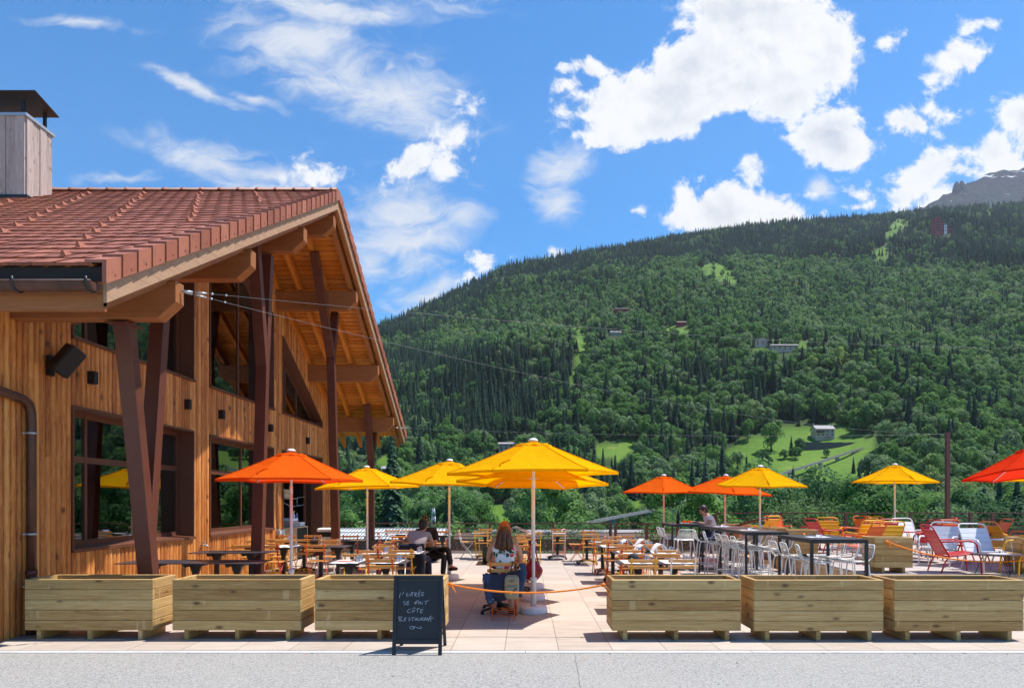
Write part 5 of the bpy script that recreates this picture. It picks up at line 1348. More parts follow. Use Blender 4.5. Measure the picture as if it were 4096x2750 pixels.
# ------------------------------------------------------------------ landscape
def ip(tab,x):
    if x<=tab[0][0]: return tab[0][1]
    for (a,va),(b,vb) in zip(tab[:-1],tab[1:]):
        if x<=b: return va+(vb-va)*(x-a)/(b-a)
    return tab[-1][1]
def sm(t): t=max(0,min(1,t)); return t*t*(3-2*t)
SKY=[(-2500,1750),(200,1560),(900,1440),(1300,1372),(1505,1295),(1700,1212),(1850,1142),(2000,1066),(2100,1034),(2300,1007),(2500,980),(2700,938),(2900,908),(3100,880),(3400,858),(3650,834),(3800,826),(4100,800),(4500,790),(7500,850)]
DS=[(-2500,900),(1500,1450),(2100,1750),(2700,2050),(3700,2150),(7500,2150)]
ZB=[(0,-9),(60,-9),(120,-14),(230,-15),(300,-6),(380,17),(450,40),(700,163)]
def terr(px,Y):
    ds=ip(DS,px); zs=H+(CY-ip(SKY,px)-16)*ds/F
    f=ip([(-2500,.45),(1500,.72),(2600,1.0),(7500,1.0)],px)
    z7=ip(ZB,700)*f
    if Y<700: z=ip(ZB,Y); z=z*(f if z>0 else 1)
    elif Y<ds: q=(Y-700)/(ds-700); z=z7+(zs-z7)*(q*.92+.08*q*q)
    else: z=zs-(Y-ds)*.12
    x=(px-CX)*Y/F
    a=sm((Y-180)/300)*(1-.85*sm((Y-ds*.75)/(ds*.25)))
    n=noise.noise(Vector((x/230,Y/330,1.3)))*34+noise.noise(Vector((x/90,Y/130,5.1)))*13
    n2=noise.noise(Vector((x/300,Y/420,9.2)))*40*sm((Y-560)/450)
    # keep the meadow and the chalet terrace smooth
    k=max(0,1-((px-3230)/420)**2-((Y-430)/130)**2)
    return z+(n+n2)*a*(1-k)
rows=[22.0,30,40,55,75,100,130,160,190,215]+[240*(1.028**i) for i in range(92)]
rows=[r for r in rows if r<3000]
cols=[-2500+i*100 for i in range(38)]+[1300+i*26 for i in range(112)]+[4220+i*110 for i in range(30)]
m=MB()
for r in rows:
    for c in cols: m.v.append(((c-CX)*r/F,r,terr(c,r)))
nc=len(cols)
for i in range(len(rows)-1):
    for j in range(nc-1): q=i*nc+j; m.face([q,q+1,q+nc+1,q+nc],None,.5,True)
HILL=m
# far rocky summit
m=MB(); MS=[(3000,1100),(3400,960),(3640,850),(3735,808),(3760,790),(3800,762),(3825,748),(3850,746),(3870,728),(3895,724),(3930,702),(3965,688),(4010,682),(4060,678),(4096,672),(4200,650),(4500,660),(5200,800),(6200,1000)]
NXm=170; rws=[3300+i*40 for i in range(36)]
for i,r in enumerate(rws):
    q=i/35
    for j in range(NXm+1):
        px=3000+3200*j/NXm; x=(px-CX)*r/F; zt=H+(CY-ip(MS,px))*r/F
        z=zt*(.55+.45*q)+ (noise.noise(Vector((x/160,r/200,2)))*70+noise.noise(Vector((x/45,r/60,4)))*46+noise.noise(Vector((x/18,r/24,6)))*20)*(1-.62*q)
        if q>.9: z+= (noise.noise(Vector((x/38,3,7)))*26+noise.noise(Vector((x/15,3,9)))*12)
        m.v.append((x,r,z))
for i in range(35):
    for j in range(NXm): q=i*(NXm+1)+j; m.face([q,q+1,q+NXm+2,q+NXm+1],None,.5,True)
b=len(m.v)
tag(m.build('rocky_summit',M['rock']),kind='structure')
m=MB()
for px,w,h in ((3826,26,46),(3846,30,52)):
    r=4690; x=(px-CX)*r/F; z=H+(CY-752)*r/F; m.lathe([(w*1.1,-60),(w,-10),(w*.7,h*.5),(w*.25,h)],7,(x,r,z),sm=False)
tag(m.build('rock_pinnacles',M['rock']),kind='structure')
# meadows and cuttings (ground plan, written as directions and distances)
def inpoly(x,y,P):
    c=False; j=len(P)-1
    for i in range(len(P)):
        if (P[i][1]>y)!=(P[j][1]>y) and x<(P[j][0]-P[i][0])*(y-P[i][1])/(P[j][1]-P[i][1])+P[i][0]: c=not c
        j=i
    return c
MEAD=[[(2880,1900),(2905,1800),(3000,1728),(3190,1700),(3300,1690),(3420,1700),(3500,1770),(3470,1850),(3540,1895),(3300,1915),(3100,1905)],
 [(2350,1815),(2390,1770),(2540,1748),(2560,1785),(2470,1840)],[(1905,2018),(1990,2008),(2060,2030),(2120,2090),(2010,2095),(1930,2055)],
 [(2318,1295),(2352,1295),(2345,1400),(2305,1500),(2295,1570),(2270,1570),(2290,1480)],[(2225,1308),(2320,1300),(2340,1330),(2250,1335)],
 [(2590,1318),(2720,1302),(2780,1325),(2640,1342)],[(2990,1372),(3100,1352),(3260,1360),(3240,1392),(3130,1390),(3010,1400)],
 [(2795,1060),(2880,1046),(2925,1080),(2960,1125),(2900,1135),(2830,1105)],[(3487,992),(3540,980),(3565,1000),(3530,1050),(3505,1045)],
 [(3940,850),(3975,700),(3990,705),(3972,860)],[(2480,2000),(2620,1985),(2640,2012),(2500,2030)],
 [(3580,870),(3640,880),(3560,960),(3530,950)],[(1480,1840),(1560,1815),(1600,1850),(1530,1875)]]
def conif_p(px,py):
    p=.12
    if py<1050: p=.93
    else:
        sk=ip(SKY,px); d=py-sk
        p=.92 if d<90 else (.55 if d<170 else .2)
    if 1480<px<2330 and 1420<py<1790: p=max(p,.84)
    if 3550<px<4150 and 850<py<1080: p=.9
    if 2700<px<3150 and 1480<py<1620: p=max(p,.4)
    if py>1850: p=.12
    if 2600<px<3600 and 1050<py<1400: p=min(p,.12)
    return p
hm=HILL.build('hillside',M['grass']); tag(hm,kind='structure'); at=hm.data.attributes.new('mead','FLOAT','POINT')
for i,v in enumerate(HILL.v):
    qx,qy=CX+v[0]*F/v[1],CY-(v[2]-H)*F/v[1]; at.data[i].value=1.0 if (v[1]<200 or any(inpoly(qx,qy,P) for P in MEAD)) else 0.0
# tree meshes (unit: crown radius about 1, base at z=0)
def broad(seed,nl,ls,h=2.9):
    rn=random.Random(seed); m=MB(); cl=[]
    for k in range(24):
        th=rn.uniform(0,2*PI); u=rn.uniform(-.85,1); rr=math.sqrt(max(0,1-u*u)); k2=rn.uniform(.55,.82)
        cl.append((V3((math.cos(th)*rr*k2*1.08,math.sin(th)*rr*k2*.98,1.62+u*rn.uniform(.8,1.25))),rn.choice((.2,.28,.36,.5))))
    m.ell((0,0,1.5),.22,.22,.4,8,6,None,lambda p:p*(1+.2*noise.noise(p*2+Vector((seed,0,0)))),r=.1)
    for i in range(nl):
        c,r=cl[i%24]; d=V3((rn.gauss(0,1),rn.gauss(0,1),rn.gauss(.25,1))).normalized(); p=c+d*r*rn.uniform(.8,1.06)
        nrm=(d+V3((rn.uniform(-.6,.6),rn.uniform(-.6,.6),rn.uniform(-.3,.7)))).normalized(); a=nrm.orthogonal().normalized(); bq=nrm.cross(a); an=rn.uniform(0,6.28); a,bq=a*math.cos(an)+bq*math.sin(an),bq*math.cos(an)-a*math.sin(an); s=ls*rn.uniform(.6,1.25)
        m.quad(p-a*s,p-bq*s*.6,p+a*s,p+bq*s*.6,None,rn.random())
    m.m=1; m.tube([(0,0,0),(.03,0,.5),(0,.02,1.2)],[.11,.085,.05],6)
    return m
def conif(seed,nl,h=4.2):
    rn=random.Random(seed); m=MB(); m.lathe([(.42,.5),(.30,h*.35),(.16,h*.65),(.02,h*.97)],7,r=.1)
    for i in range(nl):
        q=(i+rn.random())/nl; z=.25+(h-.25)*(1-(1-q)**1.0); rad=(1-q)**.9*rn.uniform(.75,1.1)+.04; th=rn.uniform(0,2*PI)
        d=V3((math.cos(th),math.sin(th),0)); s=V3((-d.y,d.x,0))*(.08+.13*(1-q)); dr=-.32*rad-.05
        a=V3((0,0,z))+d*.05; e=V3((0,0,z+dr))+d*rad; mid=(a+e)*.5+V3((0,0,.05))
        m.quad(a,mid-s+V3((0,0,-.07)),e,mid+s+V3((0,0,-.07)),None,rn.random())
    m.quad((-.03,0,h*.9),(.03,0,h*.9),(.01,0,h*1.05),(-.01,0,h*1.05))
    m.m=1; m.tube([(0,0,0),(0,0,.7)],[.09,.07],6)
    return m
LM=[M['leaf'],M['bark']]; CM=[M['needle'],M['bark']]
ME={}
for k in range(3): ME['bv%d'%k]=broad(91+k,9000,.052).mesh('broadleaf_close',LM)
for k in range(4): ME['bn%d'%k]=broad(11+k,2600,.095).mesh('broadleaf_near',LM)
for k in range(3): ME['bf%d'%k]=broad(31+k,520,.19).mesh('broadleaf_far',LM)
for k in range(3): ME['cn%d'%k]=conif(51+k,700).mesh('conifer_near',CM)
for k in range(2): ME['cf%d'%k]=conif(71+k,200).mesh('conifer_far',CM)
rn=random.Random(5)
pts=[]
def proj(x,Y,z): return CX+x*F/Y, CY-(z-H)*F/Y
r=75.0
while r<2160:
    stp=6.4 if r<420 else (7.2 if r<900 else 8.2)
    r+=stp*.86
    px=700-rn.uniform(0,stp)*F/r
    while px<4520:
        px+=stp*F/r*rn.uniform(.75,1.25); rr=r+rn.uniform(-.5,.5)*stp
        if rr>ip(DS,px)+25: continue
        x=(px-CX)*rr/F; z=terr(px,rr); qx,qy=proj(x,rr,z)
        den=noise.noise(Vector((x/60,rr/80,3)))
        tp_=[qy-F*2.3*hh/rr for hh in range(7)]; jx=qx+26*noise.noise(Vector((x/18,rr/25,4)))
        if rn.random()>.04 and any(inpoly(jx,q_,P) for P in MEAD for q_ in tp_): continue
        if rr<200 and rn.random()<.45: continue
        if rn.random()<(.18 if den<-.25 else .04): continue
        if px<1250 and rr<700: continue
        # keep the viaduct corridor clear of crowns
        con=rn.random()<min(1,max(0,conif_p(qx,qy)+.5*noise.noise(Vector((x/70,rr/90,8)))))
        hgt=rn.choice((.6,.75,.85,1.0,1.0,1.15,1.3))*rn.uniform(.9,1.1)
        pts.append((x,rr,z,con,hgt,px))
VIA=[(2150,2128,215),(2320,2092,235),(2450,2066,250),(2590,2040,266),(2700,2012,285),(2800,1985,303),(2960,1938,335),(3130,1890,370),(3280,1843,391),(3414,1800,412),(3550,1762,434),(3680,1718,456)]
def vz(px): return (ip([(a,c) for a,b,c in VIA],px), ip([(a,b) for a,b,c in VIA],px))
def clear(p):
    x,Y,z,con,h,px=p
    if 2320<px<2700:
        dv,pv=vz(px)
        if Y<dv+4 and proj(x,Y,z+16*h)[1]<pv+26: return False
    if 2150<px<3700:
        dv,pv=vz(px); top=z+(13 if con else 11)*h
        if abs(Y-dv)<9: return False
        if Y<dv and Y>dv-(75 if px<3470 else 28) and proj(x,Y,top)[1]<pv+(26 if px<3470 else 6) and not(2690<px<3120): return False
    if 3225<px<3360 and 360<Y<452 and proj(x,Y,z+9*h)[1]<1800: return False
    return True
def yat(px,py):
    lo,hi=300.0,ip(DS,px)
    for _ in range(40):
        mid=(lo+hi)/2
        if proj(0,mid,terr(px,mid))[1]>py: lo=mid
        else: hi=mid
    return lo
HS=[(3045,1382,28),(3133,1402,38),(2725,1302,26),(2488,1245,34),(2462,1338,30),(3757,935,42),(2035,1800,30),(1535,1893,22)]
HY={a:yat(a,b) for a,b,c in HS}
def clearh(p):
    x,Y,z,con,h,px=p
    for a,b,c in HS:
        yh=HY[a]
        if abs(px-a)<c+8 and yh-(130 if yh>500 else 400)<Y<yh+14 and proj(x,Y,z+(19 if con else 14)*h)[1]<b-2: return False
    return True
def clearp(p):
    x,Y,z,con,h,px=p
    for a in (1734,2890):
        if abs(px-a)<3.0*F/Y*.9+16 and Y<156 and proj(x,Y,z+11*h)[1]<2085: return False
    return True
pts=[p for p in pts if clear(p) and clearh(p) and clearp(p)]
# lone trees on the meadow and by the chalet
for px,py,Y,s,c in ((2905,1800,395,1.2,0),(3052,1812,400,.95,0),(3075,1814,398,.55,0),(3165,1790,418,.62,1),(3200,1788,420,.7,0),(3268,1712,490,1.15,0),(3430,1778,452,1.3,0),(3455,1782,455,1.1,0),(3414,1895,378,.5,1),(2998,1802,402,.35,0),(3306,1806,412,.4,0),(2930,1840,385,.7,0),(3395,1760,470,.7,1),(3250,1898,376,.55,0)):
    x=(px-CX)*Y/F; pts.append((x,Y,terr(px,Y),bool(c),s,px))
print('trees',len(pts))
def scl(p):
    x,Y,z,con,h,px=p
    return ((3.6,3.6,4.0) if con else (4.4,4.4,4.3)) if Y>600 else ((3.7,3.7,4.2) if con else (4.5,4.5,4.2))
pts.sort(key=lambda p:p[1])
nb=ncn=0; rest=[]; SRC={}
for p in pts:
    x,Y,z,con,h,px=p; s=scl(p); vis=900<px<4400 and Y<900 and (px>1330 or Y>500)
    if vis and ((con and ncn<285) or (not con and nb<295)):
        k=('cn%d'%(ncn%3)) if con else (('bv%d'%(nb%3)) if Y<255 else ('bn%d'%(nb%4)))
        if con: ncn+=1
        else: nb+=1
        o=bpy.data.objects.new('conifer_tree' if con else 'broadleaf_tree',ME[k]); COL.objects.link(o)
        wv=rn.uniform(.8,1.2); o.location=(x,Y,z-.4); o.scale=(s[0]*h*wv,s[1]*h*rn.uniform(.8,1.2),s[2]*h*rn.uniform(.8,1.3)); o.rotation_euler=(0,0,rn.uniform(0,6.28))
        if con: tag(o,'dark pointed conifer tree standing in the wooded valley side','tree','conifers on the valley side')
        else: tag(o,'leafy round crowned tree standing in the wooded valley side','tree','broadleaf trees on the valley side')
        SRC.setdefault(k,o)
    else: rest.append(p)
# the far wood that reads as one mass
keys=['bf0','bf1','bf2','cf0','cf1','bn0','bn1','bn2','cn0','cn1','bv0','bv1']
for k in keys:
    if k not in SRC:
        o=bpy.data.objects.new('src',ME[k]); SRC[k]=o
me=bpy.data.meshes.new('forest'); me.from_pydata([(p[0],p[1],p[2]-.4) for p in rest],[],[])
ki=me.attributes.new('kind','INT','POINT'); sc_=me.attributes.new('scl','FLOAT_VECTOR','POINT'); rt=me.attributes.new('rot','FLOAT_VECTOR','POINT')
for i,p in enumerate(rest):
    con=p[3]; far=p[1]>750
    ki.data[i].value=(rn.choice([3,4]) if con else rn.choice([0,1,2])) if far else (rn.choice([8,9]) if con else (rn.choice([5,6,7]) if p[1]>255 else rn.choice([10,11])))
    s=scl(p); w=rn.uniform(.8,1.2); sc_.data[i].vector=(s[0]*p[4]*w,s[1]*p[4]*rn.uniform(.8,1.2),s[2]*p[4]*rn.uniform(.8,1.3)); rt.data[i].vector=(0,0,rn.uniform(0,6.28))
fo=bpy.data.objects.new('forest',me); COL.objects.link(fo); tag(fo,kind='stuff')
ng=bpy.data.node_groups.new('scatter','GeometryNodeTree'); ng.interface.new_socket('Geometry',in_out='INPUT',socket_type='NodeSocketGeometry'); ng.interface.new_socket('Geometry',in_out='OUTPUT',socket_type='NodeSocketGeometry')
gi=ng.nodes.new('NodeGroupInput'); go=ng.nodes.new('NodeGroupOutput'); jn=ng.nodes.new('GeometryNodeJoinGeometry')
def na(n_,ty):
    a=ng.nodes.new('GeometryNodeInputNamedAttribute'); a.data_type=ty; a.inputs[0].default_value=n_; return a.outputs[0]
kd=na('kind','INT'); sv=na('scl','FLOAT_VECTOR'); rv_=na('rot','FLOAT_VECTOR')
for i,k in enumerate(keys):
    cp=ng.nodes.new('FunctionNodeCompare'); cp.data_type='INT'; cp.operation='EQUAL'; ng.links.new(kd,cp.inputs[2]); cp.inputs[3].default_value=i
    oi=ng.nodes.new('GeometryNodeObjectInfo'); oi.transform_space='ORIGINAL'; oi.inputs[0].default_value=SRC[k]; oi.inputs[1].default_value=True
    ip_=ng.nodes.new('GeometryNodeInstanceOnPoints'); ng.links.new(gi.outputs[0],ip_.inputs['Points']); ng.links.new(cp.outputs[0],ip_.inputs['Selection']); ng.links.new(oi.outputs['Geometry'],ip_.inputs['Instance']); ng.links.new(rv_,ip_.inputs['Rotation']); ng.links.new(sv,ip_.inputs['Scale']); ng.links.new(ip_.outputs[0],jn.inputs[0])
ng.links.new(jn.outputs[0],go.inputs[0]); fo.modifiers.new('scatter','NODES').node_group=ng
# bushes just beyond the railing
def bush(px,Y,r,z,label,mat='shrubleaf',n=1600):
    rq=random.Random(int(px)); m=MB()
    for i in range(n):
        d=V3((rq.gauss(0,1),rq.gauss(0,1),rq.gauss(.2,1))).normalized(); k=rq.uniform(.55,1.0); p=V3((d.x*r*1.25*k,d.y*r*k,d.z*r*.8*k+r*.35))*(1+.25*noise.noise(d*3+Vector((px,0,0)))); a=V3((rq.gauss(0,1),rq.gauss(0,1),rq.gauss(0,1))).normalized(); b_=a.orthogonal().normalized(); s=.055*rq.uniform(.6,1.4)
        m.quad(p-a*s,p-b_*s*.5,p+a*s,p+b_*s*.5,None,rq.random())
    t=thing('shrub',label,'shrub',(PX(px,Y),Y,z)); m.build('foliage',M[mat],t); m=MB()
    for k in range(5): m.tube([(U(-.1,.1),0,-3),(U(-.5,.5),U(-.3,.3),.2)],[.05,.02],6)
    m.build('stem',M['bark'],t)
bush(3215,27,1.5,.2,'pale leafy bush rising behind the deck railing'); bush(2680,26,1.1,.05,'green bush behind the short railing section by the high tables','leaf'); bush(2250,27,1.2,-.6,'green bush behind the railing right of the women','leaf'); bush(3960,27,1.4,.3,'dark green bush behind the right end of the deck railing','leaf')
bush(2325,48,2.3,-1.9,'dense green bush at the foot of the viaduct beyond the railing','leaf',2600); bush(1990,30,1.0,-.55,'green bush behind the railing left of the women','leaf'); bush(2420,24.5,.9,-1.1,'low bush at the railing corner','leaf')
# ------------------------------------------------------------------ buildings in the valley and on the slope
def house(px,Y,w,d,h,rh,label,wall='plaster',roof='slate',base=None,along=True,nwin=3,rot=0,dirt=0):
    x=PX(px,Y); z=terr(px,Y) if base is None else base
    t=thing('house',label,'building',(x,Y,z),R(rot)); m=MB(); m.box(-w/2,w/2,-d/2,d/2,-3,h)
    if along: m.prism([(-d/2,h),(d/2,h),(0,h+rh)],0,-w/2+.02,w/2-.02)
    else: m.prism([(-w/2,h),(w/2,h),(0,h+rh)],1,-d/2+.02,d/2-.02)
    m.build('wall',M[wall],t); m=MB(); ov=.12*max(w,d)/2
    hw=(d if along else w)/2; le=(w if along else d)/2+ov*.6; k=rh/hw
    for s in (-1,1):
        q=[(s*(hw+ov),h-k*ov+.05),(0,h+rh+.05),(0,h+rh+.3),(s*(hw+ov),h-k*ov+.3)]
        m.prism(q,0 if along else 1,-le,le)
    m.build('roof',M[roof],t); 
    for i in range(nwin):
        for zz in ([h*.3,h*.72] if h>4 else [h*.5]):
            m=MB(); xx=-w/2+w*(i+.5)/nwin; m.box(xx-.45,xx+.45,-d/2-.05,-d/2+.03,zz-.6,zz+.6); m.build('window',M['black'],t)
    return t
t=house(3290,455,12.2,8.5,5.8,2.4,'cream chalet with grey roof standing on the green meadow',nwin=4)
m=MB(); m.box(-6.5,-1,-5.9,-4.55,3.3,3.45); m.box(-6.5,-1,-5.9,-5.82,3.45,4.3); m.build('balcony',M['brownroof'],t); m=MB(); m.hexa([(x,y-5.6,z) for z in (0,.25) for y in (0,.9) for x in (-.5,3.5)]); m.build('stair',M['brownroof'],t)
for sx in (-6,6): 
    m=MB(); m.box(sx-.4,sx+.4,-.4,.4,8,9.8); m.build('chimney',M['plaster'],t)
m=MB(); 
for i in range(30): m.box(-18+i*1.2,-16.85+i*1.2,-.5+.02*(i%3),.5,-6,1.0+.15*math.sin(i)); 
o=m.build('retaining_wall',M['slatewall'],loc=(PX(3315,432),432,terr(3315,432)+3.0)); o.rotation_euler=(0,0,R(6)); tag(o,'dark stone retaining wall below the meadow chalet','wall')
house(3045,HY[3045],15,9,4.5,3.2,'wooden chalet with brown gable among trees high on the slope','plaster','brownroof',terr(3045,HY[3045]),False,3)
house(3133,HY[3133],24,9,4.5,1.5,'long white house with low grey roof beside the brown gabled chalet','plaster','slate',None,True,5)
house(2725,HY[2725],11,8,3.6,2.2,'small brown house with an orange wall high on the slope','redwall','brownroof',None,True,2)
house(2488,HY[2488],20,8,3.5,1.4,'long low house with reddish wall above the forest clearing','redwall','slate',None,True,3)
house(2462,HY[2462],13,7,3,1.2,'small white roofed shed below the forest clearing','plaster','white',None,True,2)
house(1535,HY[1535],7.5,7,3,1.6,'small hut with bright metal roof on the slope left of the middle parasol','brownroof','slate',None,True,1)
house(2035,HY[2035],14,8,4.5,1.2,'grey roofed house peeping over the largest yellow parasol','plaster','slate',None,True,4)
t=thing('hotel_tower','distant red and white stepped hotel block on the forested ridge','building',(PX(3757,HY[3757]),HY[3757],terr(3757,HY[3757])-2))
for (x0,x1,h,mt) in ((-14,-2,38,'redwall'),(-1.9,6,29,'redwall'),(6.1,12,22,'white'),(12.1,26,14,'redwall')):
    m=MB(); m.box(x0,x1,-9,9,-10,h); wg_=m.build('block',M[mt],t); m=MB()
    for k in range(int(h/7)): m.box(x0+1.5,x1-1.5,-9.3,-9.05,6+k*6.5,8.6+k*6.5)
    m.build('window_band',M['black'],wg_)
# the metal roofed warehouse just below the terrace
x0,x1=PX(1350,44),PX(1776,44)
t=thing('warehouse','long warehouse with pale corrugated metal roof just below the terrace','building',((x0+x1)/2-6,44,0)); w=(x1-x0)/2+6
m=MB(); m.prism([(-1.6,-.85),(1.6,.0-.24),(4.8,-.85),(4.8,-.75),(1.6,-.14),(-1.6,-.75)],0,-w,w); m.build('roof',M['corr'],t); m=MB(); m.box(-w+.2,w-.2,-1.3,4.5,-9,-.86); m.build('wall',M['corr'],t); m=MB(); m.box(-w+.1,w-.1,-1.42,-1.31,-1.3,-1.15); m.build('gutter',M['zinc'],t)
for i in range(3): 
    m=MB(); m.box(-w+9+i*6,-w+12+i*6,-1.36,-1.31,-4.2,-2.2); m.build('window',M['black'],t)
t=thing('workshop','lower workshop with weathered corrugated roof below the railing','building',(PX(1850,33),33,0)); m=MB(); m.prism([(-2,-2.2),(4,-1.35),(4,-1.25),(-2,-2.1)],0,-4.5,2.2); m.build('roof',M['corr'],t); m=MB(); m.box(-4.4,2.1,-1.8,3.9,-8,-2.25); m.build('wall',M['concrete'],t); m=MB(); m.box(.6,1.6,1.0,2,-1.7,-.85); m.box(.5,1.7,.9,2.1,-.85,-.78); m.build('roof_vent',M['zinc'],t)
house(2062,62,5.2,6,3.2,1.1,'small house with dark gabled roof seen through the railing right of the women','plaster','brownroof',-5.3,False,2)
house(2290,40,12,5,3,1.1,'low building with brown roof behind the middle of the railing','plaster','brownroof',-6.1,True,3)
house(2330,75,13,6,3,1.1,'shed with grey roof behind the railing by the far chairs','brownroof','slate',-5.9,True,3)
house(2660,60,8,6,3,1.1,'house with bluish grey roof behind the bar stools','plaster','slate',-5.6,True,2)
house(2940,34,26,4,3,.8,'long building with brown roof behind the deck','plaster','brownroof',-4.0,True,5)
# funicular viaduct ---------------------------------------------------------
P=[V3(((px-CX)*Y/F,Y,PZ(py,Y))) for px,py,Y in VIA]
fine=[]
for a,b in zip(P[:-1],P[1:]):
    for k in range(4): fine.append(a+(b-a)*(k/4))
fine.append(P[-1])
t=thing('funicular_viaduct','grey concrete funicular viaduct climbing across the meadow','viaduct',tuple(P[0])); o0=P[0]
m=MB()
for a,b in zip(fine[:-1],fine[1:]): m.bar(a-o0-V3((0,0,.40)),b-o0-V3((0,0,.40)),1.7,.4)
m.build('deck',M['concrete'],t); m=MB()
for a,b in zip(fine[:-1],fine[1:]):
    d=(b-a).normalized().cross(V3((0,0,1))).normalized()
    for s in (-.8,.8): m.bar(a-o0+d*s+V3((0,0,.15)),b-o0+d*s+V3((0,0,.05)),.10,.5)
m.build('parapet',M['concrete'],t)
for px in (2200,2330,2450,2595,2700,2850,3000,3160,3280,3348,3415,3483,3550,3620):
    dv,pv=vz(px); x=(px-CX)*dv/F; zt=PZ(pv,dv)-.75; zb=min(terr(px,dv),zt-1.5)-3
    m=MB(); m.box(-.75,.75,-.55,.55,zb-o0.z,zt-o0.z-1.0); m.prism([(-.75,zt-o0.z-1.6),(.75,zt-o0.z-1.6),(1.5,zt-o0.z),(-1.5,zt-o0.z)],1,-.6,.6); m.v=[(a+x-o0.x,b+dv-o0.y,c) for a,b,c in m.v]; m.build('pier',M['concrete'],t)
# lattice pylons ---------------------------------------------------------------
def pylon(px,Y,ztop,label):
    t=thing('lattice_pylon',label,'pylon',(PX(px,Y),Y,ztop-26)); m=MB(); h=26
    def hw(z): return 1.9*(1-z/h)+.22
    lv=[0,4,8,11.5,14.5,17,19,21,22.7,24.2,26]
    for a,b in zip(lv[:-1],lv[1:]):
        ca=[(sx*hw(a),sy*hw(a),a) for sx,sy in ((-1,-1),(1,-1),(1,1),(-1,1))]; cb_=[(sx*hw(b),sy*hw(b),b) for sx,sy in ((-1,-1),(1,-1),(1,1),(-1,1))]
        for i in range(4):
            j=(i+1)%4; m.tube([ca[i],cb_[i]],.06,4); m.tube([ca[i],cb_[j]],.04,4); m.tube([ca[j],cb_[i]],.04,4); m.tube([cb_[i],cb_[j]],.04,4)
    m.build('lattice',M['pylon'],t); m=MB()
    for z,l in ((22,4.2),(18.5,4.8)):
        for s in (-1,1): m.tube([(0,0,z+.7),(s*l,0,z),(0,0,z-.1)],.05,4); m.tube([(s*l,0,z),(s*l,0,z-1.1)],.1,5)
    m.build('cross_arm',M['pylon'],t)
pylon(1734,150,PZ(2030,150),'grey lattice power pylon above the head of the man in dark'); pylon(2890,150,PZ(2032,150),'grey lattice power pylon behind the deck railing corner')
m=MB(); m.tube(sag((PX(1300,150),150,PZ(2085,150)),(PX(1734,150)-4,150,PZ(2034,150)-3.9),1.2,16)+sag((PX(1734,150)+4,150,PZ(2034,150)-3.9),(PX(2890,150)-4,150,PZ(2036,150)-3.9),2.5,24),.03,4)
tag(m.build('power_line',M['wire']),'thin power line strung between the two lattice pylons','power line')
SKYC=3.2; SKYH=-.002; SKYS=1.42; SKYV=.67; SKYSTR=.15; SUNE=4.0; EXPO=1.0; HAZE=3.9e-5
# ------------------------------------------------------------------ sky, sun, camera
w=bpy.data.worlds.new('World'); SC.world=w; w.use_nodes=True
class WT(NT):
    def __init__(s,tree): s.t=tree; s.t.nodes.clear(); s.out=s.t.nodes.new('ShaderNodeOutputWorld')
t=WT(w.node_tree)
SUN=Vector((.90,.28,2.1)).normalized(); el=math.asin(SUN.z); az=math.atan2(SUN.x,SUN.y)
sky=t.n('TexSky',sky_type='NISHITA',sun_disc=False,sun_elevation=el,sun_rotation=az,altitude=800.0,air_density=1.0,dust_density=.35,ozone_density=2.2).outputs[0]
D=t.tc('Generated'); s=t.n('SeparateXYZ',{0:D}); yc=t.m('MAXIMUM',s.outputs[1],.02)
fx=t.m('MULTIPLY_ADD',t.m('DIVIDE',s.outputs[0],yc),F,CX); fz=t.m('MULTIPLY_ADD',t.m('DIVIDE',s.outputs[2],yc),-F,CY)
P2=t.n('CombineXYZ',{0:fx,1:fz}).outputs[0]
def warp(p,sc,amp,det=3):
    c=t.noise(t.vm('SCALE',p,scale=1.0/sc),1.0,det,.6,col=True); return t.vm('ADD',p,t.vm('MULTIPLY',t.vm('SUBTRACT',c,(.5,.5,.5)),(amp,amp,0)))
PW=warp(warp(P2,260,120,2),80,60,6)
def field(p,els,px=True):
    cur=None
    for (x,y,a,b,r) in els:
        mp=t.n('Mapping',{0:p,1:(x,y,0),2:(0,0,R(-r)),3:(a,b,1)},vector_type='TEXTURE').outputs[0]
        sz=math.sqrt(a*b) if px else 1.0
        l=t.m('MULTIPLY_ADD',t.vm('LENGTH',mp),-sz,sz)
        cur=l if cur is None else t.n('Math',{0:cur,1:l,2:(14 if px else .12)},operation='SMOOTH_MAX').outputs[0]
    return cur
CUM=[(3010,70,330,150,0),(3270,215,185,185,0),(2960,260,410,200,14),(2600,420,340,150,18),(2265,470,95,62,0),(2430,545,170,62,0),(2730,85,95,48,30),(3180,400,200,90,20),
 (3319,550,195,130,0),(3250,640,70,50,0),(3530,167,75,30,25),(3828,219,130,62,10),(3745,290,50,34,0),(3907,92,110,30,20),(3661,495,120,52,-20),(3800,440,78,52,0),(3715,690,170,95,30),(3620,770,115,58,10),(3760,800,120,70,40),
 (2925,850,240,92,0),(2767,800,66,66,0),(3012,705,42,46,20),(3130,870,90,62,0),(3372,745,100,34,0),(3433,811,100,20,10),(4090,480,120,160,0),(3994,605,110,95,20),(4060,720,160,120,0),
 (1824,526,125,85,50),(1666,660,135,44,35),(1815,408,33,30,0),(1790,640,80,60,30),(1271,680,110,62,0),(1150,720,100,48,0),(2335,280,62,18,0),(2263,350,30,20,0),(1940,1045,62,32,25),(2270,1010,50,22,0),(1870,1110,70,32,30),(2560,850,30,14,0),(2050,1020,36,18,0)]
